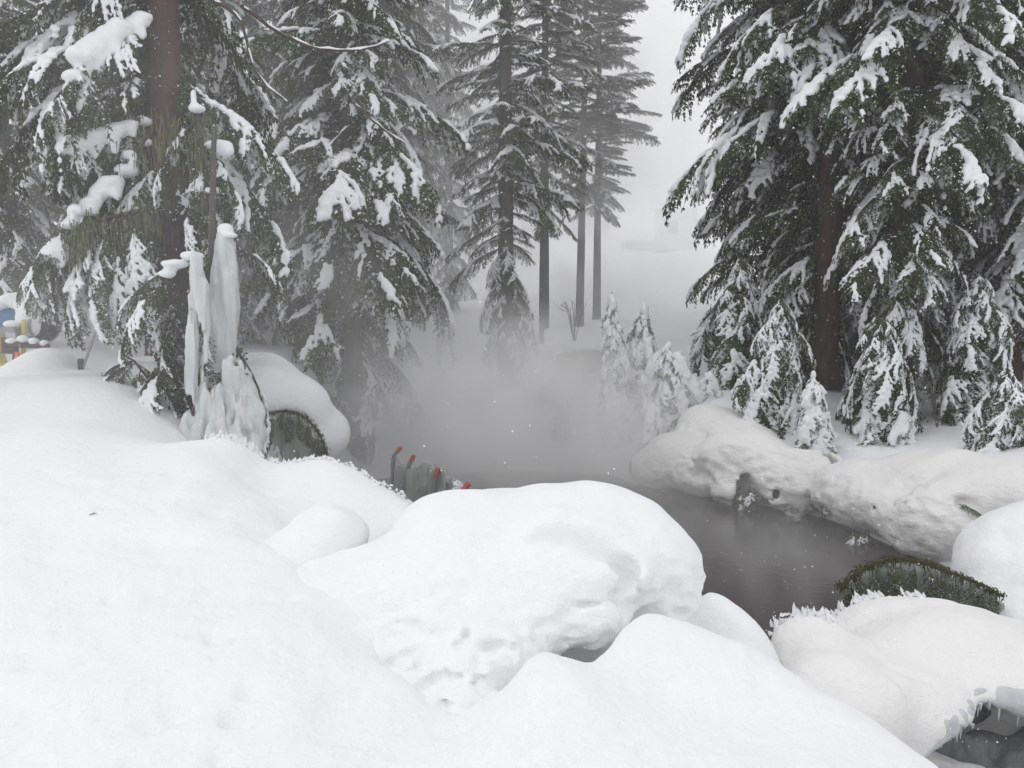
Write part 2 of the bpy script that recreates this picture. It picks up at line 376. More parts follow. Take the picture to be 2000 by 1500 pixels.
# ------------------------------------------------------------------ snow mounds and boulders
def sdf_obj(name, f, lo, hi, h, m, parent=None):
    X, Y, Z = grid(lo, hi, h); F = f(X, Y, Z)
    V, Q = surface_nets(F.astype(np.float32), lo, h)
    return obj(name, np_mesh(name, V, Q, True, [m]), parent)
def fillet(F, X, Y, Z, k, off=0.03):
    g = ground(X[:, :, 0], Y[:, :, 0])[:, :, None].astype(np.float32)
    return smin(F, (Z - g + off) * .85, k)
def blob_field(X, Y, Z, E, k, carve=(), kc=0.1):
    F = None
    for (ct, r) in E:
        e = ell(X, Y, Z, ct, r); F = e if F is None else smin(F, e, k)
    for (ct, r) in carve: F = smax(F, -ell(X, Y, Z, ct, r), kc)
    return F
def pe(px, py, d, rx, ry, rz): return (P(px, py, d), (rx, ry, rz))
def spikes(mb, p, d, L, w):
    """one feather of rime: a flattened, slightly ragged blade"""
    d = d.normalized(); s = d.cross(Vector((0, 1, 0))).normalized() * w; f = Vector((0, 1, 0)) * w * 0.8
    a = [p - s, p - f, p + s, p + f]; mid = p + d * L * 0.55 + s * random.uniform(-.3, .3)
    b = [mid - s * .55, mid - f * .5, mid + s * .6, mid + f * .5]
    V = a + b + [p + d * L + s * random.uniform(-.5, .5)]
    F = [(k, (k + 1) % 4, 4 + (k + 1) % 4, 4 + k) for k in range(4)] + [(4 + k, 4 + (k + 1) % 4, 8) for k in range(4)]
    mb.add(V, F)
def fringe(parent, rim, n, d0, L0, L1, w=0.018, name='frost_fringe'):
    mb = MB(); seg = []
    for a, b in zip(rim, rim[1:]): seg.append((b - a).length)
    tot = sum(seg)
    for q in range(n):
        t = random.random() * tot; kk = 0
        while kk < len(seg) - 1 and t > seg[kk]: t -= seg[kk]; kk += 1
        p = rim[kk].lerp(rim[kk + 1], min(1, t / seg[kk])) + Vector((random.gauss(0, .012), random.gauss(0, .04), random.gauss(0, .012)))
        cl = 0.5 + 0.5 * math.sin(p.x * 23 + math.sin(p.x * 57) * 2)
        d = Vector(d0) + Vector((math.sin(p.x * 9) * .35 + random.gauss(0, .25), random.gauss(0, .2), random.gauss(0, .15)))
        spikes(mb, p, d, random.uniform(L0, L1) * (0.35 + 0.65 * cl), w * random.uniform(.6, 1.4))
    o = mb.build(name, M_SNOW, parent, True)
    return o

from mathutils.bvhtree import BVHTree
def silhouette(o, pts, step=3):
    me = o.data; bv = BVHTree.FromPolygons([v.co.copy() for v in me.vertices], [tuple(p.vertices) for p in me.polygons])
    out = []; C0 = Vector((0, 0, CAMZ)); px = pts[0]
    while px <= pts[1]:
        for py in range(pts[2], pts[3], 2):
            h = bv.ray_cast(C0, (P(px, py, 10) - C0).normalized())
            if h[0]: out.append(h[0]); break
        px += step
    return out
def ridge(px0, px1, y0, y1, dmin, dmax, step=3):
    out = []
    for px in range(px0, px1, step):
        best = None
        ds = np.linspace(dmin, dmax, 60); x = (px - 1000) / FPX * ds / .99
        g = ground(x, ds); k_ = int(np.argmax((g - CAMZ) / ds)); out.append(Vector((x[k_], ds[k_], g[k_] - .004)))
    return out
# big snow block in the middle of the foreground
EB = [pe(905,1045,4.95,.45,.5,.25), pe(1010,1050,4.95,.5,.55,.26), pe(1130,1040,4.95,.5,.55,.27), pe(1235,1085,4.9,.36,.5,.27),
      pe(1265,1130,4.85,.28,.4,.24), pe(850,1150,4.5,.42,.5,.27), pe(960,1170,4.4,.42,.45,.24), pe(1080,1120,4.55,.45,.4,.24), pe(870,1270,4.0,.27,.35,.22),
      pe(950,1290,3.8,.26,.3,.2), pe(750,1130,4.7,.35,.5,.2), pe(905,1350,3.55,.18,.22,.14), pe(1000,1230,4.1,.24,.25,.15), pe(1120,1195,4.25,.26,.24,.13), pe(1290,1160,4.75,.22,.35,.2), pe(1170,1120,4.4,.24,.2,.09)]
CB = [pe(1225,1275,4.3,.24,.34,.08), pe(1140,1290,4.1,.14,.2,.07), pe(1215,1150,4.25,.13,.1,.022), pe(880,1345,3.32,.06,.06,.05), pe(960,1262,3.62,.05,.05,.03), pe(1120,1052,4.35,.16,.12,.03), pe(1180,1075,4.28,.12,.12,.035), pe(1222,1112,4.22,.08,.1,.04), pe(850,1325,3.4,.05,.1,.05), pe(905,1395,3.2,.06,.08,.03), pe(915,1240,3.6,.07,.05,.02)]
def fB(X, Y, Z):
    F = blob_field(X, Y, Z, EB, 0.12, CB, 0.05)
    low = np.clip((2.15 - Z) * 2.5, 0, 1)
    n = fbm(X * 2.6, Y * 2.6, Z * 3, 2) * 0.045 + fbm(X * 11, Y * 11, Z * 13, 2) * (0.003 + 0.011 * low)
    wx = vnoise(X * 3 + 9, Y * 3, Z * 3) * .25
    rid = (np.abs(fbm(X * 4.5 + 3 + wx, Y * 5, Z * 8 + wx, 3)) - .12) * 0.13 * np.clip((2.1 - Z) * 2.6, 0, 1)
    pk = -np.minimum(vnoise(X * 17, Y * 17, Z * 17) + .35, 0) * .03 * low
    F = F + n * 1.2 + rid + pk
    for a_, b_ in ((P(1060, 1045, 4.45), P(1150, 1060, 4.4)), (P(1150, 1060, 4.4), P(1215, 1120, 4.32)), (P(1215, 1120, 4.32), P(1190, 1160, 4.25))):
        F = smax(F, -caps(X, Y, Z, a_, b_, .05, .06), .10)
    F = smin(F, caps(X, Y, Z, P(1090, 1030, 4.6), P(1240, 1110, 4.5), .10, .08), .12)
    kk = .05 + .24 * np.clip((0.25 - X) / .5, 0, 1)
    return fillet(F, X, Y, Z, kk, .01 + kk * .12)
def surf(f, px, py, d0, d1, n=300):
    ds = np.linspace(d0, d1, n); pts = np.array([P(px, py, d) for d in ds], dtype=np.float32)
    v = f(pts[:, 0].reshape(-1, 1, 1), pts[:, 1].reshape(-1, 1, 1), pts[:, 2].reshape(-1, 1, 1)).ravel()
    k_ = np.nonzero(v < 0)[0]
    return Vector(pts[k_[0]].tolist()) if len(k_) else None
CREV = []
for (px, py, rx, ry, rz) in [(835,1345,.05,.06,.035),(862,1322,.05,.05,.02),(898,1322,.035,.05,.012),(925,1392,.04,.05,.010),(868,1385,.05,.04,.02),(905,1255,.035,.04,.012),(970,1262,.06,.05,.028),(1000,1275,.04,.05,.02),(855,1300,.025,.05,.012),(915,1238,.02,.05,.02),
                             (1222,1140,.05,.05,.02),(1240,1135,.04,.04,.015),(1200,1160,.05,.04,.012),(1150,1180,.08,.04,.010),(1330,1200,.06,.05,.02),(940,1330,.05,.04,.015),(880,1350,.06,.04,.03)]:
    q = surf(fB, px, py, 3.0, 5.6)
    if q is not None: CREV.append((q, (rx, ry, rz)))
def fB2(X, Y, Z):
    F = fB(X, Y, Z)
    wx = vnoise(X * 9, Y * 9, Z * 9) * .02
    for c_, r_ in CREV: F = smax(F, -ell(X + wx, Y, Z + wx, c_, r_), .02)
    for c_, r_ in [pe(1245,1262,4.4,.22,.36,.085), pe(1170,1292,4.25,.15,.3,.05), pe(1300,1235,4.6,.12,.3,.05)]: F = smax(F, -ell(X + wx * 2, Y, Z + wx * 2, c_, r_), .03)
    return F
o = sdf_obj('snow_boulder', fB2, (-1.25, 3.1, 1.1), (1.35, 5.75, 2.6), 0.0165, M_SNOW)
tag(o, 'huge rounded snow block in the centre foreground, hollowed beneath its right end', 'snow boulder')

# right front mound above the dark hollow
ED = [pe(1850,1330,6.2,.9,.95,.52), pe(1700,1345,6.2,.5,.75,.36), pe(1600,1300,5.9,.33,.5,.33), pe(2010,1350,6.2,.75,1.0,.45), pe(1750,1400,5.4,.5,.5,.3), pe(1640,1380,5.2,.4,.5,.35), pe(2220,1350,6.5,.9,1.1,.6), pe(1800,1240,6.5,.5,.6,.2)]
CD = [pe(1965,1465,5.3,.52,1.1,.28), pe(1845,1480,5.1,.24,.7,.24), pe(2010,1400,4.9,.5,.25,.10)]
def fD(X, Y, Z):
    F = blob_field(X, Y, Z, ED, 0.25, CD, 0.09)
    return F + fbm(X * 2.2, Y * 2.2, Z * 2.2, 2) * 0.05 + fbm(X * 12, Y * 9, Z * 6, 2) * 0.009
o = sdf_obj('snow_mound', fD, (1.2, 4.4, -0.5), (5.6, 8.2, 2.2), 0.03, M_SNOWF)
tag(o, 'big snow mound with jagged rim at right, arched over a dark icy hollow', 'snow mound')
MOUND_R = o
rim = silhouette(o, (1510, 1800, 1060, 1320))
fringe(o, rim, 330, (-.45, 0, 1), .02, .10)
mb = MB()                               # icicles hanging in the hollow's mouth
_bvD = BVHTree.FromPolygons([v.co.copy() for v in o.data.vertices], [tuple(p.vertices) for p in o.data.polygons])
def hitD(px, py):
    C0 = Vector((0, 0, CAMZ)); h_ = _bvD.ray_cast(C0, (P(px, py, 10) - C0).normalized()); return h_[0]
mouth = []; flD = []
for px in range(1755, 2040, 7):
    prev = None
    for py in range(1320, 1500, 3):
        h_ = hitD(px, py)
        if h_ is None or (prev is not None and h_.y - prev.y > .22): break
        prev = h_
    if prev is not None: mouth.append(prev)
for p in mouth:
    for q in range(random.choice((0, 1, 1, 2, 4))):
        pp = p + Vector((random.uniform(-.02, .02), random.uniform(-.01, .05), random.uniform(0, .02))); L = random.uniform(.02, .08) * random.choice((1, 1, 2.2))
        mb.tube([pp, pp - Vector((0, 0, L * .6)), pp - Vector((0, 0, L))], [.013, .008, .002], 6)
    flD.append((p + Vector((0, .05, random.uniform(.01, .06))), p + Vector((0, .02, -.01)), .03, .022))
M_ICEG = mat('mouth_ice', (0.66, 0.67, 0.68), 0.35, 0.4, bump=0.02, bscale=10, stretch=(1.6, 1.6, 0.22), var=0.4, vscale=5, col2=(0.40, 0.43, 0.45))
MOUTH = flD
mb.build('icicle_row', M_ICEG, o)['kind'] = 'stuff'
E2 = [pe(1930,1530,5.9,.5,.3,.22), pe(2010,1450,6.1,.5,.25,.24), pe(1880,1430,6.1,.25,.15,.28), pe(1915,1465,5.7,.18,.12,.16), pe(2010,1540,5.6,.45,.3,.22), pe(1850,1490,5.7,.14,.12,.3), pe(1950,1490,5.75,.4,.2,.10), pe(2060,1500,5.6,.4,.3,.25), pe(1975,1435,6.2,.12,.1,.12)]  # ice lumps spread and coloured dark to put shade into the hollow
o2 = sdf_obj('ice_lump', lambda X, Y, Z: blob_field(X, Y, Z, E2, .12) + fbm(X * 6, Y * 6, Z * 3, 2) * .06, (2.4, 4.9, -.3), (4.6, 6.6, 1.2), 0.025, mat('shade_dark_ice', (0.10, 0.105, 0.115), 0.2, 0.5, bump=0.03, bscale=7, stretch=(1.6, 1.6, 0.4), var=0.5, vscale=4, col2=(0.26, 0.28, 0.29)))
_pl = [(a, b, ra, rb) for a, b, ra, rb in MOUTH]
MOUTH_DEFER = (_pl, o)
tag(o2, 'grey glassy ice bulge, darkened in colour as shade, inside the hollow at bottom right', 'ice')

# round boulder at the right edge
EF = [pe(1975,1085,8.3,.52,.6,.45), pe(2060,1100,8.2,.7,.7,.6), pe(1960,1150,8.0,.42,.5,.4), pe(2000,1230,7.6,.5,.5,.4), pe(2120,1180,7.6,.7,.7,.6)]
o = sdf_obj('snow_boulder', lambda X, Y, Z: blob_field(X, Y, Z, EF, .2) + fbm(X * 2, Y * 2, Z * 2, 2) * .06 + fbm(X * 9, Y * 9, Z * 9, 2) * .012, (4.0, 6.4, -.4), (8.0, 9.6, 2.2), 0.035, M_SNOW)
tag(o, 'smooth round snow boulder at the right edge beyond the jagged mound', 'snow boulder')

# small round lump left of the block
EL = [pe(640,1050,5.1,.27,.3,.2), pe(600,1090,4.9,.2,.25,.12)]
o = sdf_obj('snow_lump', lambda X, Y, Z: fillet(blob_field(X, Y, Z, EL, .15) + fbm(X * 4, Y * 4, Z * 4, 2) * .03, X, Y, Z, .22, .04), (-1.75, 4.5, 1.2), (-.7, 5.6, 2.4), 0.02, M_SNOW)
tag(o, 'small rounded snow lump left of the huge foreground block', 'snow lump')

# mounds on the left shore
EG = [pe(520,775,12.2,.55,.8,.5), pe(575,800,12.4,.55,.7,.5), pe(625,850,12.8,.5,.7,.45), pe(470,790,12.0,.5,.7,.5)]
CG = [pe(555,890,11.5,.62,.7,.62)]
o = sdf_obj('snow_mound', lambda X, Y, Z: fillet(blob_field(X, Y, Z, EG, .3, CG, .08) + fbm(X * 1.6, Y * 1.6, Z * 1.6, 2) * .07, X, Y, Z, .2), (-5.4, 10.6, .2), (-1.9, 14, 3.4), 0.045, M_SNOW)
tag(o, 'domed snow mound over the bowed bough, right of the ice pillar', 'snow mound')
EG = [pe(310,770,10.9,.33,.5,.42), pe(270,735,11.2,.3,.5,.2), pe(320,850,10.5,.25,.4,.4)]
o = sdf_obj('snow_mound', lambda X, Y, Z: fillet(blob_field(X, Y, Z, EG, .2) + fbm(X * 2, Y * 2, Z * 2, 2) * .05, X, Y, Z, .2), (-6.2, 9.8, 1.2), (-4.0, 12, 3.2), 0.035, M_SNOW)
tag(o, 'snow hump left of the ice pillar behind the drooping dark twigs', 'snow mound')
EG = [pe(95,725,12.6,.42,.5,.36), pe(60,730,12.6,.35,.5,.25)]
o = sdf_obj('snow_mound', lambda X, Y, Z: fillet(blob_field(X, Y, Z, EG, .2) + fbm(X * 2, Y * 2, Z * 2, 2) * .04, X, Y, Z, .3), (-8.6, 11.8, 1.6), (-6.2, 13.6, 3.2), 0.04, M_SNOW)
tag(o, 'low round snow heap in front of the blue machine on the left', 'snow mound')

# far bank: overhanging snow edge above the water
EE = []
for (px, py, d, r, rz) in [(1285,915,15.1,.55,.33),(1330,890,15.0,.65,.5),(1370,930,14.5,.5,.42),(1420,900,14.4,.65,.55),(1470,900,14.1,.6,.5),(1440,960,13.8,.42,.3),(1520,920,13.7,.55,.42),(1560,950,13.2,.42,.36),(1510,975,13.3,.26,.22),
                           (1600,920,13.4,.5,.35),(1650,960,12.5,.42,.38),(1690,990,12.0,.45,.36),(1740,1000,11.6,.5,.4),(1780,1030,11.1,.42,.36),(1830,1030,10.8,.5,.4),(1880,1000,10.8,.6,.45),(1760,950,12.2,.8,.4),(1860,940,11.8,.9,.45),(1960,960,10.8,.7,.4),(2030,980,10.4,.8,.5),(1555,1000,13.0,.1,.2),(1380,830,15.6,.6,.45),(1450,850,15.2,.6,.3)]:
    EE.append(pe(px, py, d, r, r, rz))
CE = [pe(1462,975,13.3,.16,.7,.40), pe(1612,975,12.8,.20,.7,.45), pe(1500,1000,13.0,.10,.4,.14), pe(1395,985,13.6,.3,.35,.1), pe(1895,990,10.2,.12,.3,.07), pe(1995,1010,10,.15,.3,.06), pe(1372,925,13.9,.07,.3,.16), pe(1606,925,13.6,.10,1.1,.42), pe(1500,955,13.5,.05,.5,.22), pe(1700,985,11.6,.05,.3,.12)]
def fE(X, Y, Z):
    F = blob_field(X, Y, Z, EE, .22, CE, .07)
    g = ground(X[:, :, 0], Y[:, :, 0])[:, :, None].astype(np.float32)
    F = F + fbm(X * 1.2, Y * 1.2, Z * 1.4, 2) * .12
    F = smin(F, (Z - g + .06) * .85, .35 * np.clip(Z * 1.2, .05, 1))
    for c_, r_ in CE: F = smax(F, -ell(X, Y, Z, c_, r_), .07)
    fac = np.clip((1.35 - Z + .25 * fbm(X * 1.1, Y * 1.1, Z * 0 + 4, 1)) * 1.4, .12, 1)
    return F + fac * ((np.abs(fbm(X * 3.4, Y * 3.4, Z * 7.5, 3)) - .15) * .055 - np.abs(fbm(X * 6, Y * 6, Z * 7 + 5, 2)) * .07 + fbm(X * 12, Y * 12, Z * 15, 2) * .022)
o = sdf_obj('snow_bank', fE, (2.2, 9.6, -.25), (7.6, 16.4, 2.9), 0.045, M_SNOWF)
tag(o, 'lumpy overhanging snow bank along the far side of the dark water', 'snow bank')

# jagged rims on the near left ridge
for (lab, a, n, d0, L0, L1, w_) in [('ragged rime feathers on the left snow ridge above the bowed bough', (405, 512, 0, 0, 6.0, 8.4), 170, (.15, 0, 1), .02, .10, .018),
                                    ('line of small rime feathers on the snow crest in front of the red-tipped pipes', (520, 828, 0, 0, 5.6, 8.2), 360, (.2, 0, 1), .012, .05, .014)]:
    rim = ridge(*a); o = empty('frost_feathers', rim[len(rim) // 2]); tag(o, lab, 'frost')
    f = fringe(o, rim, n, d0, L0, L1, w_); f.location = -Vector(o.location)

# ------------------------------------------------------------------ conifer branches
def make_branch(seed, L=2.6, width=.62, rise=.10, droop=.30, hang=.32, dens=1.0, snow=1.0, fine=1.0, leafm=None, bare=0.1, lump=1.0, dab=.14):
    rnd = random.Random(seed); V = []; F = []
    sy = rnd.uniform(-.12, .12)
    def stem(s): return Vector((s * L * (1 - .12 * s * s), sy * L * s * s, L * (rise * s - droop * s * s)))
    secs = []; N = int(46 * dens)
    for q in range(N):
        s = bare + (1 - bare) * (q + rnd.random() * .8) / N
        side = 1 if q % 2 else -1
        prof = (math.sin(math.pi * min(1, (s - bare) / (1 - bare) * .82 + .16)) ** .7)
        l = width * prof * rnd.uniform(.55, 1.12) * (1 - .25 * s) + .12
        ang = R(rnd.uniform(38, 68)) * (1 - .45 * s)
        p0 = stem(s); tdir = (stem(min(1, s + .02)) - stem(s - .02)).normalized()
        out = Vector((math.cos(ang), side * math.sin(ang), tdir.z * .8 + rnd.uniform(-.05, .1)))
        hg = hang * rnd.uniform(.6, 1.5)
        pts = []
        for t in np.linspace(0, 1, 7):
            pts.append(p0 + out * l * t + Vector((0, 0, -hg * l * t * t * 1.2)) + Vector((rnd.gauss(0, .006), rnd.gauss(0, .006), 0)))
        secs.append((s, side, l, pts))
    secs.append((1, 0, .3, [stem(.85 + .03 * k) for k in range(6)]))
    def leaf(p, d, l, wd, roll):
        d = d.normalized(); u = d.cross(Vector((0, 0, 1)))
        u = u.normalized() if u.length > .01 else Vector((0, 1, 0))
        n = d.cross(u); a = u * math.cos(roll) + n * math.sin(roll)
        o = len(V); V.extend([p, p + d * l * .4 + a * wd, p + d * l, p + d * l * .45 - a * wd]); F.append((o, o + 1, o + 2, o + 3))
    DF = []
    def dabf(p, d, sz):
        d = Vector((d.x, d.y, d.z * .6)).normalized(); u = d.cross(Vector((0, 0, 1))).normalized(); o = len(V); up = Vector((0, 0, 1))
        p = p + up * .006
        V.extend([p - d * sz, p + d * sz * 1.3, p + u * sz * .75, p - u * sz * .75, p + up * sz * .75, p - up * sz * .2])
        for a, b, c_ in ((0, 3, 4), (3, 1, 4), (1, 2, 4), (2, 0, 4)): DF.append((o + a, o + b, o + c_, o + c_))
    step = .047 / fine
    for (s, side, l, pts) in secs:
        n = max(3, int(l / step))
        for q in range(n):
            t = (q + rnd.random()) / n; f = t * (len(pts) - 1); k = min(int(f), len(pts) - 2)
            p = pts[k].lerp(pts[k + 1], f - k); d = (pts[k + 1] - pts[k]).normalized(); sd = d.cross(Vector((0, 0, 1))).normalized()
            sl = rnd.uniform(.07, .15) * (1 - .4 * t)
            for sg in (-1, 1):
                dd = d * .8 + sd * sg * rnd.uniform(.5, 1) + Vector((0, 0, rnd.uniform(-.75, .12)))
                leaf(p, dd, sl, rnd.uniform(.013, .025), rnd.uniform(-.6, .6))
                if rnd.random() < dab * (.4 + 1.2 * (math.sin(p.x * 7 + seed) * math.sin(p.y * 9 + seed * 2) > -.1)): dabf(p + dd * sl * rnd.uniform(.2, .6), dd, rnd.uniform(.010, .020) * rnd.choice((1, 1, 1.7)) * (lump ** .5))
                if rnd.random() < .6: leaf(p + dd * sl * .4, dd + Vector((0, 0, -.8)), sl * .8, rnd.uniform(.009, .016), rnd.uniform(-1.5, 1.5))
        leaf(pts[-2], pts[-1] - pts[-2], .16, .018, 0)
    nl = len(F); mi = [0] * nl
    def rod(pts, r0, r1, nn=4):
        m = len(pts); o = len(V)
        for k, p in enumerate(pts):
            r = r0 + (r1 - r0) * k / (m - 1)
            for a in range(nn):
                th = a * 2 * math.pi / nn; V.append(p + Vector((0, math.cos(th) * r, math.sin(th) * r)))
        for k in range(m - 1):
            for a in range(nn):
                x, y = o + k * nn + a, o + k * nn + (a + 1) % nn; F.append((x, y, y + nn, x + nn)); mi.append(1)
    rod([stem(t) for t in np.linspace(0, 1, 9)], .028, .005)
    for (s, side, l, pts) in secs[::3]: rod(pts[::2], .007, .003, 3)
    F += DF; mi += [2] * len(DF)
    me = np_mesh('branch', [tuple(v) for v in V], F, False, [leafm or M_LEAF, M_TWIG, M_TSNOW], mi)
    sm = None
    if snow > 0:
        # the snow lies in pads over runs of neighbouring twigs, with fingers down the drooping tips
        segs = []
        for (s, side, l, pts) in secs:
            key = math.sin(s * 11 + seed * 1.7 + side * .9) * .5 + .5
            if key < 1 - snow + .12 or s < .18: continue
            k0 = 0 if rnd.random() < .6 else 2; k1 = rnd.randint(3, 6)
            r = rnd.uniform(.022, .046) * (.65 + .6 * key) * lump
            for k in range(k0, k1):
                if k + 1 >= len(pts): continue
                if rnd.random() < .7:
                    sg = rnd.choice((-1, 1)); dv = (pts[k + 1] - pts[k]).normalized(); sv = dv.cross(Vector((0, 0, 1))).normalized() * sg
                    a_ = pts[k] + Vector((0, 0, r * .3)); b_ = a_ + (sv * .8 + dv * .7 + Vector((0, 0, -.45))) * rnd.uniform(.06, .12)
                    segs.append((a_, b_, r * .8, r * .5))
                if True: segs.append((pts[k] + Vector((0, 0, r * .35)), pts[k + 1] + Vector((0, 0, r * .35)), r * (1.1 - .08 * k), r * (1.02 - .08 * k)))
        for q in range(14):
            s0 = .2 + q * .055
            if math.sin(s0 * 11 + seed * 1.7) * .5 + .5 > 1 - snow - .15:
                segs.append((stem(s0) + Vector((0, 0, .03)), stem(s0 + .055) + Vector((0, 0, .03)), .042 * lump, .042 * lump))
        if segs:
            h = .024
            lo = np.array([min(min(a[i], b[i]) for a, b, _, _ in segs) for i in range(3)]) - .14
            hi = np.array([max(max(a[i], b[i]) for a, b, _, _ in segs) for i in range(3)]) + .14
            X, Y, Z = grid(lo, hi, h); Fd = np.full(X.shape, 9., np.float32)
            for a, b, ra, rb in segs:
                lo_i = [max(0, int((min(a[i], b[i]) - .14 - lo[i]) / h)) for i in range(3)]
                hi_i = [int((max(a[i], b[i]) + .14 - lo[i]) / h) + 2 for i in range(3)]
                sl_ = tuple(slice(lo_i[i], hi_i[i]) for i in range(3))
                Fd[sl_] = smin(Fd[sl_], caps(X[sl_], Y[sl_], Z[sl_], a, b, ra, rb, 1.25), .035)
            Fd += vnoise(X * 13, Y * 13, Z * 13 + seed) * .030 + vnoise(X * 29, Y * 29, Z * 29 + seed) * .012
            Vs, Qs = surface_nets(Fd, lo, h)
            sm = np_mesh('snow', Vs, Qs, True, [M_TSNOW])
    return me, sm

HEAVY = [make_branch(s, snow=.80, lump=1.15, droop=.42, hang=.55, width=.74, dens=1.1) for s in (1, 2, 3, 4)]
MID = [make_branch(s, snow=.45, lump=1.0, droop=.34, hang=.50, width=.70, dens=1.1) for s in (11, 12, 13, 14)]
LIGHT = [make_branch(s, snow=.22, lump=.8, droop=.28, hang=.45, width=.70, dens=1.1) for s in (21, 22, 23, 24)]
FAR = [make_branch(s, snow=.4, lump=.9, dens=.85, fine=1.05, width=.75, rise=.05, droop=.16, hang=.30, dab=.1) for s in (31, 32, 33)]
THIN = [make_branch(s, snow=.12, lump=.7, dens=.9, fine=1.1, width=.7, rise=.02, droop=.08, hang=.18, bare=.15, dab=.05) for s in (41, 42, 43)]
BOWED = [make_branch(s, L=1.0, width=.34, rise=.05, droop=.35, hang=.35, dens=.55, fine=1.1, snow=1.0, lump=1.1, dab=.5, leafm=M_LEAFR) for s in (51, 52, 53)]

def place_branch(root, proto, loc, az, pitch, sc, roll=0., snow=True, zs=1.):
    me, sm = proto
    M = Matrix.Rotation(az, 3, 'Z') @ Matrix.Rotation(-pitch, 3, 'Y') @ Matrix.Rotation(roll, 3, 'X')
    b = obj('branch', me, root, loc, M.to_euler(), (sc, sc * zs, sc))
    if snow and sm: obj('snow', sm, b)
    return b
def trunk_mesh(h, r0, r1, m, lean=(0, 0), seed=0, flare=.22, n=18):
    rings = max(8, int(h * 2.5)); ks = np.linspace(0, 1, rings); V = []
    for t in ks:
        z = t * h; r = r0 + (r1 - r0) * t + r0 * flare * math.exp(-z / .35)
        for a in range(n):
            th_ = a * 2 * math.pi / n; V.append((math.cos(th_) * r + lean[0] * z, math.sin(th_) * r + lean[1] * z, z))
    V = np.array(V); nz = fbm(V[:, 0] * 5 + seed, V[:, 1] * 5, V[:, 2] * 1.3, 2)
    cx = lean[0] * V[:, 2]; cy = lean[1] * V[:, 2]
    k_ = 1 + .10 * nz; V[:, 0] = cx + (V[:, 0] - cx) * k_; V[:, 1] = cy + (V[:, 1] - cy) * k_
    F = [(i_ * n + a, i_ * n + (a + 1) % n, (i_ + 1) * n + (a + 1) % n, (i_ + 1) * n + a) for i_ in range(rings - 1) for a in range(n)]
    return np_mesh('trunk', V, F, True, [m])
GA = math.pi * (3 - 5 ** .5)
def tree(label, px, d, r0, h, h0, crown, n, mix, base=None, bark=None, lean=(0, 0), seed=0, group=None, pitch=(-18, 8), side=None, name='conifer', base_dz=-.35, roots=True, zs=1., clear=None, rough_=True):
    rnd = random.Random(seed * 97 + 5)
    x = (px - 1000) / FPX * d / .99; z = gz(x, d) if base is None else base
    root = empty(name, (x, d, z)); tag(root, label, 'tree', group)
    t = obj('trunk', trunk_mesh(h, r0, r0 * .25, bark or M_BARK, lean, seed), root, (0, 0, base_dz))
    for q in range(n):
        f = (q + rnd.random()) / n; hh = h0 + (h - h0) * f ** .95
        az = q * GA + rnd.uniform(-.5, .5)
        if side is not None and rnd.random() < .6: az = side + rnd.uniform(-1.3, 1.3)
        if clear and hh < clear[0] and abs((az + math.pi / 2 + math.pi) % (2 * math.pi) - math.pi) < R(clear[2]) and rnd.random() < clear[1]: continue
        Rm = crown(f) * rnd.uniform(.62, 1.12)
        Rm *= 1 + .38 * math.sin(hh * 1.9 + seed * 2.1 + 1.5 * math.sin(az * 2 + seed)) * math.sin(az * 3 + hh * .7 + seed)
        if rough_ and math.sin(hh * 5.1 + seed) + math.sin(hh * 2.3 + az * 2 + seed * 3) < -1.1: continue
        if Rm < .25: continue
        grp = mix[0][1]; u = rnd.random()
        for w_, g_ in mix:
            u -= w_
            if u <= 0: grp = g_; break
        pit = R(pitch[0] + (pitch[1] - pitch[0]) * f ** .55 - 22 * max(0, 1 - f * 7) + rnd.uniform(-13, 13))
        if f < .14 and mix[0][1] is HEAVY and rnd.random() < .5: grp = HEAVY
        place_branch(root, rnd.choice(grp), (lean[0] * hh, lean[1] * hh, hh + base_dz), az, pit, Rm / 2.45, rnd.uniform(-.2, .2), zs=zs)
    return root
def cr(bottom, mid, top=.35, peak=.3):
    def f(t):
        return bottom + (mid - bottom) * min(1, t / peak) if t < peak else mid + (top - mid) * ((t - peak) / (1 - peak)) ** 1.3
    return f

# right-hand trees
tree('dense dark conifer with tall bare reddish trunk, right of the hill gap', 1605, 17.5, .30, 15, 1.3, cr(2.1, 3.0, .5, .52), 298, [(.16, HEAVY), (.36, MID), (.48, LIGHT)], base=1.95, seed=1, pitch=(-32, 2), clear=(5.6, 1, 85))
tree('dark conifer with short thick brown trunk base sunk in a snow well', 1752, 15.4, .27, 14, 1.5, cr(1.3, 2.6, .5, .5), 285, [(.25, HEAVY), (.38, MID), (.37, LIGHT)], base=1.45, seed=2, pitch=(-38, 0))
tree('snow-loaded conifer at the upper right edge of the photo', 1960, 16.5, .28, 15, 1.9, cr(1.8, 3.0, .5, .25), 260, [(.28, HEAVY), (.38, MID), (.34, LIGHT)], seed=3, pitch=(-35, 0))
tree('dark conifer behind the bare-trunked one, filling the crown beside the gap', 1500, 20, .26, 18, .5, cr(1.9, 2.65, .5, .55), 290, [(.2, HEAVY), (.35, MID), (.45, LIGHT)], seed=4, pitch=(-28, 0))
tree('dark conifer deep in the stand between the two brown trunks', 1830, 20.5, .28, 17, .3, cr(2.6, 3.2, .5, .3), 200, [(.1, HEAVY), (.4, MID), (.5, LIGHT)], seed=5, pitch=(-28, 0))
tree('dark conifer at the back of the right-hand stand', 1680, 22, .28, 18, .2, cr(2.8, 3.3, .5, .3), 190, [(.1, HEAVY), (.4, MID), (.5, LIGHT)], seed=6, pitch=(-25, 0))
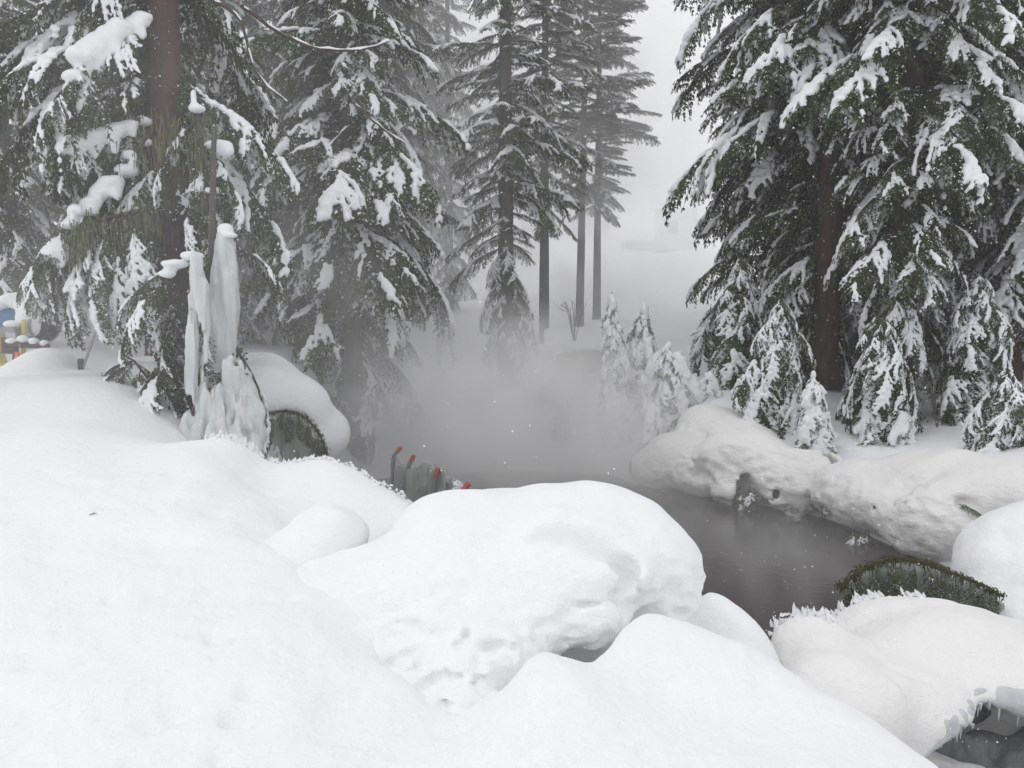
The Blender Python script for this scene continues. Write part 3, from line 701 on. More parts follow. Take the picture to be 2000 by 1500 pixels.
# left-hand trees
tree('thick old trunk with snowy boughs reaching left, behind the ice pillar', 352, 11.4, .31, 11, 2.2, cr(1.5, 2.2, .5, .3), 170, [(.12, HEAVY), (.35, MID), (.53, LIGHT)], base=2.1, seed=7, pitch=(-48, -10), side=math.pi * .95, clear=(9, .72, 62))
tree('large conifer left of the pond with snow well around its foot', 690, 17, .22, 14, 1.6, cr(1.7, 2.6, .5, .25), 280, [(.14, HEAVY), (.36, MID), (.5, LIGHT)], base=.5, seed=8, bark=M_BARKG, pitch=(-35, 0), clear=(3.6, 1, 75))
tree('grey trunk at the left edge with short drooping branches', 28, 17, .34, 14, 2.2, cr(1.5, 2.0, .5, .3), 230, [(.6, LIGHT), (.4, FAR)], seed=9, bark=M_BARKG, pitch=(-28, -5))
tree('slim conifer with reddish grey lower trunk left of the ice pillar', 308, 15.5, .17, 12, 2.8, cr(1.3, 1.7, .4, .3), 90, [(.2, MID), (.5, LIGHT), (.3, FAR)], seed=10, pitch=(-35, 0))
tree('narrow tall conifer with ragged boughs in the middle of the photo', 988, 22, .26, 17, 1.6, cr(1.2, 1.9, .5, .3), 215, [(.05, HEAVY), (.4, LIGHT), (.55, FAR)], base=1.2, seed=11, bark=M_BARKG, pitch=(-28, 5))
tree('conifer with bare lower trunk just right of the narrow ragged one', 1062, 26, .17, 17, 4.2, cr(1.0, 1.7, .5, .3), 230, [(.5, FAR), (.5, THIN)], seed=12, bark=M_BARKG, pitch=(-25, 5))
tree('left of two slender bare-stemmed trees against the white sky', 1130, 29, .155, 16.5, 5.0, cr(.9, 1.7, .3, .35), 240, [(.35, FAR), (.65, THIN)], seed=13, bark=M_BARKG, pitch=(-14, 14), lean=(.012, 0))
tree('right of two slender bare-stemmed trees against the white sky', 1163, 30, .155, 15.5, 4.2, cr(1.1, 1.95, .3, .3), 250, [(.35, FAR), (.65, THIN)], seed=14, bark=M_BARKG, pitch=(-14, 15), side=0.)
BG = 'hazy trees at the back of the left-hand wood'
for q, (px, d, lab, h, cm) in enumerate([
    (110, 24, 'hazy conifer between the left edge trunk and the big old tree', 16, 2.0),
    (205, 30, 'faint distant conifer glimpsed left of the big old tree', 19, 2.4),
    (265, 21, 'hazy conifer just left of the big old trunk', 15, 1.8),
    (450, 20, 'hazy conifer right behind the top of the ice pillar', 15, 2.1),
    (520, 24, 'thin-trunked hazy conifer right of the ice pillar', 17, 2.3),
    (582, 21, 'conifer with straight grey stem between ice pillar and large conifer', 16, 2.0),
    (650, 28, 'pale conifer hidden behind the large conifer left of the pond', 19, 2.6),
    (760, 23, 'hazy conifer at the right shoulder of the large conifer', 16, 2.0),
    (805, 29, 'left of two pale bare stems in the gap beyond the pond', 18, 1.7),
    (832, 31, 'right of two pale bare stems in the gap beyond the pond', 18, 1.9),
    (880, 33, 'palest distant conifer in the gap left of the narrow ragged tree', 15, 2.0),
    (-60, 22, 'hazy conifer cut by the left edge of the photo', 16, 2.2),
    (400, 29, 'far pale conifer seen between big old trunk and ice pillar', 19, 2.5)]):
    tree(lab, px, d, .2, h, (1.0 if px not in (805, 832) else 4.0), cr(cm * .75, cm, .4, .3), 150, [(.15, MID), (.35, LIGHT), (.5, FAR)], seed=30 + q, bark=M_BARKG, group=BG, pitch=(-32, 0))

# ------------------------------------------------------------------ snow-laden saplings
def sapling(label, px, py, d, h, r, n, seed, group=None, proto=None, tip=True, lean=(0, 0), pit=(-70, -35), big=False):
    rnd = random.Random(seed); p = P(px, py, d)
    root = empty('sapling', p); tag(root, label, 'sapling', group)
    MBt = MB(); MBt.tube([(0, 0, -.2), (lean[0] * h * .5, 0, h * .5), (lean[0] * h, lean[1] * h, h * 1.02)], [.03, .02, .006], 6); MBt.build('trunk', M_TWIG, root)
    for q in range(n):
        f = (q + .5 * rnd.random()) / n; hh = h * (.12 + .86 * f)
        L = (r * (1 - f) ** .65 + .1) * rnd.uniform(.6, 1.35)
        place_branch(root, rnd.choice(HEAVY + MID[:2] if big else (proto or BOWED)), (lean[0] * hh, lean[1] * hh, hh), q * GA + rnd.uniform(-.4, .4), R(pit[0] + (pit[1] - pit[0]) * f + rnd.uniform(-8, 8)), L * (.62 if big else 1.15), rnd.uniform(-.3, .3), zs=1.15)
    if big: return root
    E = [(p + Vector((lean[0] * h, 0, h * .93)), (.07 * h ** .5, .07 * h ** .5, .13 * h ** .5))]; nl = int(6 + r * 9)
    for q in range(nl):
        f = .1 + .75 * (q + .5) / nl; az = q * GA * 1.3 + seed; rr_ = r * (1 - f) ** .65 * rnd.uniform(.45, .8)
        a = Vector((math.cos(az) * rr_, math.sin(az) * rr_, 0)); k_ = rnd.uniform(.45, 1.25) * (.5 + .5 * min(r, 1))
        for u in range(3):
            E.append((p + Vector((lean[0] * h * f, 0, h * f + .10 * k_)) + a * (.55 + .28 * u) - Vector((0, 0, .13 * k_ * u)), (.085 * k_, .085 * k_, (.07 + .035 * u) * k_)))
    for part in range(0, len(E), 400):
        lo_ = [min(c_[i] - r_[i] for c_, r_ in E) - .1 for i in range(3)]; hi_ = [max(c_[i] + r_[i] for c_, r_ in E) + .1 for i in range(3)]
        X, Y, Z = grid(lo_, hi_, .035); F = np.full(X.shape, 9., np.float32)
        for c_, r_ in E:
            s_ = tuple(slice(max(0, int((c_[i] - r_[i] - .1 - lo_[i]) / .035)), int((c_[i] + r_[i] + .1 - lo_[i]) / .035) + 2) for i in range(3))
            F[s_] = smin(F[s_], ell(X[s_], Y[s_], Z[s_], c_, r_), .06)
        F += vnoise(X * 9, Y * 9, Z * 9) * .045 + vnoise(X * 21, Y * 21, Z * 21) * .022
        V_, Q_ = surface_nets(F, lo_, .035)
        so_ = obj('snow_load', np_mesh('snow_load', V_, Q_, True, [M_TSNOW]), root); so_.location = -p
    return root
SG = 'small conifers bent under snow on the far bank'
sapling('slender snowy sapling with pointed green tip, leftmost on the far bank', 1205, 830, 17.2, 2.75, .72, 80, 1, SG, lean=(-.05, 0))
sapling('tall hooded sapling with a knob tip beside the pointed one', 1250, 800, 17.8, 2.3, .95, 75, 2, SG, lean=(.02, 0))
sapling('bowed sapling buried in snow, right of the hooded one', 1320, 800, 16.6, 1.35, 1.05, 60, 3, SG, lean=(-.15, 0))
sapling('small leaning snow-coated shoot hanging above the water on the far bank', 1275, 862, 15.9, .75, .4, 26, 4, SG)
sapling('broad snowy sapling with white pointed hood, left of bare reddish trunk', 1505, 825, 15.4, 2.4, 1.3, 110, 5, SG, lean=(.05, 0), big=True)
sapling('low white-capped sapling peeking from the bank top', 1385, 775, 16.5, .5, .4, 20, 6, SG)
sapling('tufted sapling in front of the bare reddish trunk foot', 1600, 870, 14.0, 1.25, .62, 50, 7, SG, lean=(-.12, 0))
sapling('drooping snowy sapling between the two brown trunks', 1672, 800, 15.2, 1.0, .75, 44, 8, SG, lean=(.1, 0), big=True)
sapling('tiny rounded bush poking from the snow below the thick brown trunk', 1700, 835, 14.2, .3, .35, 18, 9, SG)
sapling('rounded snowy bush right of the thick brown trunk foot', 1765, 850, 14.0, .4, .42, 26, 10, SG)
sapling('wide snow-hung sapling beside the thick brown trunk', 1740, 740, 14.4, 1.2, 1.05, 60, 11, SG, lean=(-.2, 0), big=True)
sapling('tall snow-covered sapling at right below the upper right tree', 1905, 740, 14.8, 2.0, 1.1, 70, 12, SG, big=True)
sapling('heavily loaded bough-like sapling at the right edge above the bank', 1960, 850, 12.6, 1.1, 1.0, 60, 13, SG, big=True)
sapling('misty sapling stump beside the narrow ragged tree', 1070, 775, 20.5, 1.7, .55, 36, 14, SG)
sapling('faint bush in the steam at the far shore', 1095, 840, 18, .6, .5, 24, 15, SG)
sapling('low misty bush left of the narrow ragged tree', 870, 700, 23, 1.1, .55, 26, 16, SG)
sapling('small grey sapling in the clearing behind the blue machine', 152, 655, 20, 1.9, .5, 30, 17, SG)
sapling('white hooded sapling in shade left of the broad snowy one', 1375, 705, 19, 1.3, .8, 40, 18, SG, lean=(.1, 0), big=True)
sapling('tall shaded sapling at the left foot of the right-hand stand', 1420, 760, 17.4, 2.9, 1.25, 90, 19, SG, lean=(.08, 0), big=True)

# ------------------------------------------------------------------ frozen spray pillar
root = empty('ice_pillar', P(410, 860, 9.8)); tag(root, 'pale blue-green pillar of frozen spray draped over a small conifer', 'ice pillar')
def flutes(seed, spec, jit=15, flow=False):
    rnd = random.Random(seed); out = []
    for (x0, x1, yt, yb, n, r, d) in spec:
        for q in range(n):
            px = rnd.uniform(x0, x1); e = abs((px - (x0 + x1) / 2) / ((x1 - x0) / 2 + 1e-6))
            t = yt + 40 * e * e + rnd.uniform(-jit, jit * 1.2); b = yb + rnd.uniform(-90, 5) * (.3 + e)
            dd = d + rnd.uniform(-.12, .12)
            if flow: out.append((P(px * .75 + 430 * .25, t - 25, dd + .12), P(px + rnd.uniform(-5, 5), max(b, t + 40), dd - .1), r * .25, r * rnd.uniform(1.0, 1.7))); continue
            out.append((P(px, t, dd), P(px + rnd.uniform(-3, 3), max(b, t + 30), dd - .03), r * rnd.uniform(.7, 1.2), r * rnd.uniform(.35, .7)))
    return out
def flute_obj(name, fl, m, h, parent, k=.05, amp=.012):
    lo = [min(min(a[i], b[i]) for a, b, _, _ in fl) - .2 for i in range(3)]; hi = [max(max(a[i], b[i]) for a, b, _, _ in fl) + .2 for i in range(3)]
    X, Y, Z = grid(lo, hi, h); F = np.full(X.shape, 9., np.float32)
    for a, b, ra, rb in fl:
        i0 = [max(0, int((min(a[i], b[i]) - .2 - lo[i]) / h)) for i in range(2)]; i1 = [int((max(a[i], b[i]) + .2 - lo[i]) / h) + 2 for i in range(2)]
        s_ = (slice(i0[0], i1[0]), slice(i0[1], i1[1]))
        F[s_] = smin(F[s_], caps(X[s_], Y[s_], Z[s_], a, b, ra, rb), k)
    F += fbm(X * 14, Y * 14, Z * 3, 2) * amp + fbm(X * 5 + 4, Y * 5, Z * 1.7, 2) * amp * 1.6
    V, Q = surface_nets(F, lo, h)
    o = obj(name, np_mesh(name, V, Q, True, [m]), parent)
    if parent: o.location = -Vector(parent.location)
    return o
flute_obj('ice_column', flutes(3, [(426,458,468,800,36,.036,10.0)], 22) + flutes(13, [(405,462,570,840,18,.035,9.95)], 50), M_ICE, .02, root, k=.07, amp=.022)
flute_obj('ice_curtain', flutes(4, [(372,400,510,640,14,.034,9.55)]) + flutes(14, [(368,384,540,800,6,.03,9.5),(396,408,540,720,5,.028,9.5),(352,398,680,880,13,.018,9.6),(395,480,740,900,22,.026,9.6)], 45), M_ICE, .018, root, k=.05, amp=.02)
flute_obj('ice_apron', flutes(5, [(362,500,800,895,46,.028,9.35),(440,505,770,890,26,.04,9.55),(478,520,775,860,14,.05,9.8)], 45, True), M_ICE, .02, root, k=.08, amp=.034)
def capsnow(name, E, h=.03, parent=None, m=None, k=.08, amp=.02):
    lo = [min(c_[i] - r_[i] for c_, r_ in E) - .1 for i in range(3)]; hi = [max(c_[i] + r_[i] for c_, r_ in E) + .1 for i in range(3)]
    o = sdf_obj(name, lambda X, Y, Z: blob_field(X, Y, Z, E, k) + fbm(X * 7, Y * 7, Z * 7, 2) * amp, lo, hi, h, m or M_TSNOW, parent)
    if parent: o.location = -Vector(parent.location)
    return o
capsnow('snow_cap', [pe(441,447,10,.10,.11,.07), pe(448,460,9.95,.11,.1,.04), pe(375,500,9.6,.13,.12,.06), pe(340,515,9.7,.16,.12,.05), pe(325,535,9.7,.1,.1,.05)], .02, root)
rp = Vector(root.location)
for (px, py, d, az, pit, sc, pr) in [(345,520,9.9,170,-25,.45,0),(350,530,9.8,200,-40,.5,1),(345,560,9.9,150,-60,.5,2),(352,600,9.9,190,-65,.45,0),(345,680,9.9,175,-45,.6,1),(350,690,9.8,210,-50,.65,2),
                                     (350,720,9.9,180,-75,.7,0),(360,760,9.9,200,-80,.6,1),(455,660,10.1,-10,-70,.6,0),(460,680,10,20,-62,.6,1),(430,690,9.9,-60,-70,.55,2),(430,740,9.8,-40,-72,.5,0),(440,470,10.2,10,-25,.35,1),(455,690,9.6,-70,-75,.32,1),(398,640,9.5,-90,-80,.2,1),(440,745,9.5,-80,-80,.25,2),(405,600,10,-70,-82,.5,0)]:
    place_branch(root, MID[pr], P(px, py, d) - rp, R(az), R(pit), sc)
for (px, py, d, az, pit, sc) in [(352,560,9.9,180,-70,.5),(350,640,9.95,160,-80,.5),(345,740,9.9,190,-85,.55),(420,480,10.1,100,-85,.4),(395,520,10.05,-90,-86,.7),(400,700,9.95,-90,-86,.6)]:
    place_branch(root, LIGHT[1], P(px, py, d) - rp, R(az), R(pit), sc)
mb = MB(); mb.tube([P(415, 880, 10.1) - rp, P(412, 600, 10.1) - rp, P(418, 260, 10.3) - rp], [.07, .06, .03], 8); mb.build('trunk', M_BARKG, root)

om = flute_obj('mouth_ice', MOUTH_DEFER[0], M_ICEG, .02, None, k=.06, amp=.02); om.parent = MOUTH_DEFER[1]
# mossy snag with hanging lichen over the ice pillar
root = empty('mossy_snag', P(405, 440, 10.6)); tag(root, 'mossy drooping snag with yellow-green lichen above the ice pillar', 'snag')
rp = Vector(root.location); mb = MB()
mb.tube([P(395, 560, 10.6) - rp, P(398, 400, 10.6) - rp, P(385, 215, 10.7) - rp], [.10, .09, .05], 8)
mb.build('trunk', M_BARKG, root)
def lichen(parent, spots, n, L0, L1):
    mb = MB(); rp = Vector(parent.location)
    for q in range(n):
        (px, py, d, sx, sy) = random.choice(spots)
        p = P(px + random.gauss(0, sx), py + random.gauss(0, sy), d + random.gauss(0, .12)) - rp
        L = random.uniform(L0, L1); wd = random.uniform(.004, .012); a = random.random() * 3.14
        s = Vector((math.cos(a), math.sin(a), 0)) * wd
        mb.add([p - s, p + s, p + s * .6 - Vector((0, 0, L * .6)), p - Vector((random.uniform(-.02, .02), 0, L))], [(0, 1, 2, 3)])
    o = mb.build('lichen', M_MOSS, parent, False); o['kind'] = 'stuff'; return o
lichen(root, [(398,300,10.5,14,30),(402,400,10.5,14,40),(408,470,10.5,10,30),(385,260,10.5,14,20),(330,250,10.4,20,20),(300,290,10.4,30,24)], 520, .06, .26)
capsnow('snow_cap', [pe(385,212,10.6,.1,.1,.05), pe(378,190,10.6,.04,.06,.1), pe(425,282,10.5,.17,.12,.06), pe(440,295,10.5,.1,.1,.07), pe(415,372,10.5,.1,.08,.05)], .02, root)
for (px, py, az, pit, sc, pr) in [(400,290,0,-50,.45,0),(400,300,20,-60,.5,1),(405,380,-20,-65,.45,2),(390,230,190,-45,.5,3),(395,300,-90,-80,.5,0),(390,350,200,-70,.5,1),(400,420,-80,-80,.5,2)]:
    place_branch(root, MID[pr], P(px, py, 10.6) - rp, R(az), R(pit), sc)

# lichen-hung bough reaching left from the old tree
root = empty('lichen_bough', P(300, 400, 10.9)); tag(root, 'grey-green lichen-hung bough sagging left of the thick old trunk', 'bough')
rp = Vector(root.location); mb = MB()
mb.tube([P(330,400,11)-rp, P(260,415,10.7)-rp, P(190,430,10.5)-rp, P(130,470,10.4)-rp], [.035,.028,.02,.008], 6); mb.tube([P(260,415,10.7)-rp, P(240,480,10.6)-rp, P(245,545,10.6)-rp], [.02,.015,.006], 6)
mb.build('stem', M_TWIG, root)
lichen(root, [(190,440,10.5,28,16),(240,470,10.6,22,30),(280,430,10.7,20,20),(150,470,10.4,15,15)], 1100, .06, .25)
for (px, py, az, pit, sc, pr) in [(250,420,185,-40,.7,0),(230,425,200,-60,.6,1),(200,430,170,-35,.55,2),(160,450,190,-45,.5,3),(240,470,-100,-70,.5,0),(270,420,-100,-70,.6,1)]:
    place_branch(root, (HEAVY + MID)[pr], P(px, py, 10.6) - rp, R(az), R(pit), sc)
# big snow-loaded boughs reaching left of the old tree
for (lab, pts, sc_) in [('thick snow-covered bough at upper left, arching down from the old trunk', [(300,25,11.2),(225,55,10.8),(165,110,10.6),(135,180,10.5)], 1.15),
                        ('snow-covered bough sloping left, second below the arching one', [(300,225,11.2),(215,255,10.8),(150,275,10.6),(108,300,10.5)], .9),
                        ('thin white-topped bough running down to lower left', [(300,250,11.2),(225,345,10.8),(160,410,10.6),(115,455,10.5)], .9),
                        ('lowest snow-capped bough tip at left of the lichen-hung bough', [(200,440,11.0),(150,460,10.7),(110,490,10.5),(75,525,10.4)], .8)]:
    root = empty('snowy_bough', P(*pts[0])); rp = Vector(root.location); tag(root, lab, 'bough')
    W = [P(*p) - rp for p in pts]
    mb = MB(); mb.tube(W, [.04, .03, .02, .008], 6); mb.build('stem', M_TWIG, root)
    for q in range(9):
        t = (q + .5) / 9 * 2.999; k_ = int(t); p = W[k_].lerp(W[k_ + 1], t - k_)
        place_branch(root, random.choice(MID + LIGHT), p - Vector((0, 0, .03)), R(random.choice([205, 165, 240, 130]) + random.uniform(-15, 15)), R(random.uniform(-65, -35)), sc_ * random.uniform(.25, .42))
    E = []
    for q in range(9):
        t = .25 + q / 9 * 2.6; k_ = int(t); p = P(*pts[k_]).lerp(P(*pts[k_ + 1]), t - k_) + Vector((random.uniform(-.03, .03), random.uniform(-.08, .08), -.02))
        a = random.uniform(.8, 1.1) * sc_ * (1 if 1 < q < 7 else .7); E.append((p, (.17 * a, .17 * a, .10 * a)))
        if q % 2: E.append((p + Vector((.08, -.05, -.14 * a)), (.06 * a, .07 * a, .14 * a)))
    capsnow('snow', E, .025, root, k=.09, amp=.03)

# bare curved dead twigs
for (lab, pts) in [('long bare twig sagging in a curve at the top of the left-hand wood', [(470,10,12),(540,60,12),(610,92,12),(690,100,12),(760,80,12)]),
                   ('bare snowy limb curving down right of the old trunk', [(415,0,11.5),(470,40,11.5),(500,140,11.6),(560,200,11.8)]),
                   ('bare limb slanting down toward the large conifer', [(690,200,15.5),(740,245,15.5),(790,280,15.5)]),
                   ('snowy bare limb rising to the large conifer trunk', [(560,362,15.5),(610,320,15.6),(660,265,15.8),(690,240,16)])]:
    mb = MB(); p0 = P(*pts[0]); W0 = [P(*p) - p0 for p in pts]; W = []
    for k_ in range(len(W0) - 1):
        a_, b_, c_, d_ = W0[max(k_ - 1, 0)], W0[k_], W0[k_ + 1], W0[min(k_ + 2, len(W0) - 1)]
        for u in (0, .2, .4, .6, .8): W.append(.5 * ((2 * b_) + (c_ - a_) * u + (2 * a_ - 5 * b_ + 4 * c_ - d_) * u * u + (3 * b_ - a_ - 3 * c_ + d_) * u ** 3) + Vector((random.gauss(0, .006), 0, random.gauss(0, .008))))
    W.append(W0[-1])
    root = empty('bare_branch', p0); tag(root, lab, 'dead branch')
    mb.tube(W, [.03 - .02 * q / len(W) for q in range(len(W))], 6); mb.build('stem', M_TWIG, root)
    mb = MB(); mb.tube([w_ + Vector((0, 0, .016)) for w_ in W], [.016 + .008 * math.sin(k_ * 1.7) for k_ in range(len(W))], 6); mb.build('snow', M_TSNOW, root)

# ------------------------------------------------------------------ bowed boughs glazed with ice
def bowed(label, arc, hang_px, d, m_ice, seed, leaf, drop, moss=0):
    root = empty('bowed_bough', P(*arc[len(arc) // 2], d)); rp = Vector(root.location); tag(root, label, 'bough')
    W = [P(x, y, d) - rp for x, y in arc]
    Ws = []
    for k_ in range(len(W) - 1):
        a_, b_, c_, d_ = W[max(k_ - 1, 0)], W[k_], W[k_ + 1], W[min(k_ + 2, len(W) - 1)]
        for u in (0, .25, .5, .75): Ws.append(.5 * ((2 * b_) + (c_ - a_) * u + (2 * a_ - 5 * b_ + 4 * c_ - d_) * u * u + (3 * b_ - a_ - 3 * c_ + d_) * u ** 3))
    Ws.append(W[-1]); mb = MB(); mb.tube(Ws, [.016 + .006 * math.sin(k_ * 2.1) for k_ in range(len(Ws))], 6); mb.build('stem', M_TWIG, root)
    rnd = random.Random(seed); fl = []
    mb = MB()
    for q in range(moss):
        p = Ws[rnd.randrange(len(Ws) - 1)].lerp(Ws[rnd.randrange(len(Ws) - 1)], 0) + Vector((rnd.gauss(0, .03), rnd.gauss(0, .03), rnd.gauss(.01, .010))); L = rnd.uniform(.015, .05) * (3 if rnd.random() < .15 else 1); w_ = rnd.uniform(.003, .008)
        tp = Vector((rnd.gauss(0, .02), rnd.gauss(0, .02), -L)); sv = Vector((w_, rnd.uniform(-w_, w_), 0))
        mb.add([p - sv, p + sv, p + sv * .7 + tp * .6, p + tp], [(0, 1, 2, 3)])
    if moss: mb.build('moss', M_GMOSS, root, False)['kind'] = 'stuff'
    for q in range(34):
        t = (q + rnd.random()) / 34 * (len(arc) - 1.001); k_ = int(t); x = arc[k_][0] + (arc[k_ + 1][0] - arc[k_][0]) * (t - k_); y = arc[k_][1] + (arc[k_ + 1][1] - arc[k_][1]) * (t - k_)
        dd = d + rnd.uniform(0, .15)
        y += rnd.uniform(6, 22); fl.append((P(x, y, dd), P(x + rnd.uniform(-4, 4), y + drop * rnd.uniform(.6, 1.15), dd + .05), rnd.uniform(.02, .045), .04))
    flute_obj('ice_curtain', fl, m_ice, .03, root, k=.06, amp=.03)
    for q in range(13 if moss > 1000 else 9):
        t = q / (13 if moss > 1000 else 9) * (len(arc) - 1.001); k_ = int(t); p = W[k_].lerp(W[k_ + 1], t - k_)
        place_branch(root, leaf[q % len(leaf)], p + Vector((0, -.06, 0)), R(rnd.uniform(-130, -50)), R(rnd.uniform(-86, -55)), rnd.uniform(.10, .2), snow=False)
    return root
bowed('dark bowed bough over a green-grey ice curtain, right of the ice pillar', [(492,828),(520,810),(560,803),(595,815),(625,850),(640,895)], 0, 11.3, M_ICED, 5, LIGHT, 80, 500)
bowed('mossy bowed bough with ice curtain behind the jagged right mound', [(1640,1150),(1680,1115),(1735,1092),(1790,1095),(1850,1115),(1910,1140),(1960,1165)], 0, 7.4, M_ICED, 6, LIGHT, 70, 1001)
# dark twigs drooping on the left ridge
root = empty('drooping_twigs', P(240, 715, 10.3)); rp = Vector(root.location); tag(root, 'dark drooping conifer tip poking through the snow left of the ice pillar', 'bough')
for (px, py, az, pit, sc) in [(262,705,150,-10,.28),(262,705,200,-30,.3),(262,710,230,-45,.28),(275,720,280,-50,.28),(290,745,300,-55,.26),(300,770,310,-55,.22),(270,712,10,-40,.3),(310,790,-40,-50,.2),(325,815,-40,-50,.15)]:
    place_branch(root, LIGHT[int(px) % 4], P(px, py, 10.2) - rp, R(az), R(pit), sc)
mb = MB(); mb.tube([P(235,690,10.2)-rp, P(262,705,10.2)-rp, P(290,740,10.2)-rp, P(320,800,10.0)-rp, P(345,850,9.7)-rp], [.006,.015,.018,.018,.015], 6); mb.build('stem', M_TWIG, root)

# green tips hanging out from under the far bank
for (lab, px, py, d) in [('dark green bough tips hanging under the bank left of the snow cleft', 1462, 965, 13.3), ('dark green bough tips hanging in the snow cleft of the bank', 1612, 955, 12.9), ('wet green bough tips below the far bank near the mossy bough', 1680, 1050, 11.4)]:
    root = empty('hanging_bough', P(px, py, d)); tag(root, lab, 'bough', 'green tips hanging under the far bank')
    for q in range(9): place_branch(root, random.choice(MID), (random.uniform(-.2, .2), random.uniform(-.1, .2), random.uniform(0, .15)), R(random.uniform(-150, -30)), R(random.uniform(-85, -60)), random.uniform(.15, .26), snow=q % 3 == 0)

for (lab, px, py, d, h, n) in [('bare leafless shrub in front of the two slender trees', 1122, 655, 25, 1.3, 9), ('bare twiggy shrub in the shade right of the thick brown trunk', 1832, 800, 13.6, .75, 8)]:
    p = P(px, py, d); root = empty('bare_shrub', p); tag(root, lab, 'shrub'); rnd = random.Random(px); mb = MB()
    for q in range(n):
        a = rnd.random() * 6.28; sp = rnd.uniform(.15, .5) * h; b1 = Vector((math.cos(a) * sp * .4, math.sin(a) * sp * .4, h * rnd.uniform(.4, .6))); b2 = Vector((math.cos(a) * sp, math.sin(a) * sp, h * rnd.uniform(.6, 1)))
        mb.tube([(0, 0, -.3), b1, b2], [.014, .009, .003], 5)
        for u in range(3):
            c0 = b1.lerp(b2, rnd.random()); mb.tube([c0, c0 + Vector((rnd.uniform(-.25, .25), rnd.uniform(-.2, .2), rnd.uniform(.0, .2))) * h], [.006, .002], 4)
    mb.build('stems', M_BARKG, root)
for (lab, px, py, d) in [('small fir sprig poking from the bank left of the snow cleft', 1545, 985, 12.9), ('dark sprig under the bank edge next to the round boulder', 1880, 985, 10.4), ('frosted sprig at the left tip of the far bank', 1300, 948, 14.6), ('little sprig hanging from the bank above the mossy bough', 1745, 1045, 11.0), ('green sprig low on the bank between the two clefts', 1560, 1005, 12.7)]:
    root = empty('fir_sprig', P(px, py, d)); tag(root, lab, 'sprig')
    for q in range(5): place_branch(root, random.choice(BOWED + LIGHT[:2]), (random.uniform(-.06, .06), 0, 0), R(random.uniform(-140, -40)), R(random.uniform(-70, 0)), random.uniform(.10, .16), snow=False)
# rock behind the saplings
capr = [pe(1130,708,21.5,.75,.6,.3), pe(1165,696,21.6,.5,.5,.26)]
capsnow('snow_cap', [pe(1150,678,21.8,.75,.6,.17), pe(1105,694,21.9,.5,.5,.14)], .05, None, M_TSNOW, .15, .06).parent = (o := capsnow('rock', capr, .06, None, M_ROCK, .15, .08)); tag(o, 'dark rock outcrop half under snow left of the saplings', 'rock')

# ------------------------------------------------------------------ snow gun at the left
root = empty('snow_gun', P(45, 735, 13.6)); rp = Vector(root.location); tag(root, 'blue snowmaking machine with yellow hose under a thick snow cap', 'snow gun')
def W(px, py, d=13.6): return P(px, py, d) - rp
ax = (W(105, 632, 13.3) - W(5, 622, 13.7)).normalized()
Mx = Matrix.Translation(W(50, 630, 13.5)) @ ax.to_track_quat('Z', 'Y').to_matrix().to_4x4()
mb = MB(); mb.lathe([(.0, -.62), (.25, -.62), (.28, -.56), (.28, .10), (.24, .2), (.24, .28), (.27, .38), (.285, .42)], 28, Mx); mb.build('barrel', M_BLUE, root)
mb = MB(); mb.lathe([(.285, .41), (.30, .41), (.30, .46), (.28, .46), (.28, .41)], 28, Mx); mb.build('nozzle_ring', M_STEEL, root)
mb = MB(); mb.lathe([(.28, .44), (.22, .20), (.0, .18)], 24, Mx); mb.build('fan_duct', M_DARK, root)
capsnow('snow_cap', [pe(8,596,13.6,.22,.3,.12), pe(32,586,13.5,.24,.32,.13), pe(60,596,13.5,.24,.32,.11), pe(88,606,13.4,.18,.30,.07), pe(50,625,13.2,.16,.10,.24), pe(72,612,13.2,.18,.14,.15), pe(66,640,13.18,.10,.08,.14), pe(92,618,13.15,.10,.12,.08)], .025, root, M_SNOW, .1, .015)
mb = MB(); mb.box(W(21, 655, 13.0), (.24, .22, .26)); mb.build('control_box', M_STEEL, root, False)
mb = MB(); mb.box(W(21, 656, 12.87), (.15, .02, .1)); mb.build('control_panel', M_WALL, root, False)
capsnow('snow', [pe(24,634,13.0,.13,.13,.06)], .02, root)
mb = MB(); mb.tube([W(47, 625, 13.0), W(46, 690, 12.95), W(42, 725, 12.9)], .035, 8)
mb.tube([W(-5, 640, 12.9), W(4, 690, 12.85), W(14, 715, 12.85), W(25, 722, 12.85)], .03, 8)
mb.tube([W(-8, 650, 12.85), W(0, 700, 12.8), W(16, 722, 12.8), W(27, 728, 12.8)], .03, 8)
mb.tube([W(-12, 660, 12.8), W(-4, 705, 12.75), W(10, 722, 12.75), W(26, 716, 12.75)], .03, 8); mb.build('hose', M_YEL, root)
mb = MB(); mb.tube([W(28, 680, 12.75), W(25, 745, 12.75)], [.025, .015], 6); mb.tube([W(10, 672, 12.8), W(95, 676, 12.8)], .045, 8); mb.tube([W(20, 690, 12.9), W(20, 660, 12.9)], .12, 10); mb.build('manifold', M_RUST, root)
mb = MB(); mb.tube([W(35, 688, 12.7), W(31, 712, 12.7)], [.04, .03], 8); mb.build('valve', M_ORG, root)
for px, py, r_ in [(21, 666, .085), (44, 662, .085), (66, 666, .075), (86, 670, .07)]:
    capsnow('snow_knob', [pe(px, py, 12.8, r_, r_, .05)], .018, root)
# leaning stake
root = empty('stake', P(158, 722, 12.5)); rp = Vector(root.location); tag(root, 'thin metal stake leaning right from the snow with a short stub beside it', 'stake')
mb = MB(); mb.tube([P(160,725,12.5)-rp, P(186,650,12.5)-rp], .022, 6); mb.tube([P(181,665,12.5)-rp, P(191,663,12.4)-rp], .015, 6); mb.build('pole', M_STEEL, root)
mb = MB(); mb.box(P(158,712,12.5)-rp, (.07,.06,.18)); mb.build('stub_post', M_BARKG, root, False)

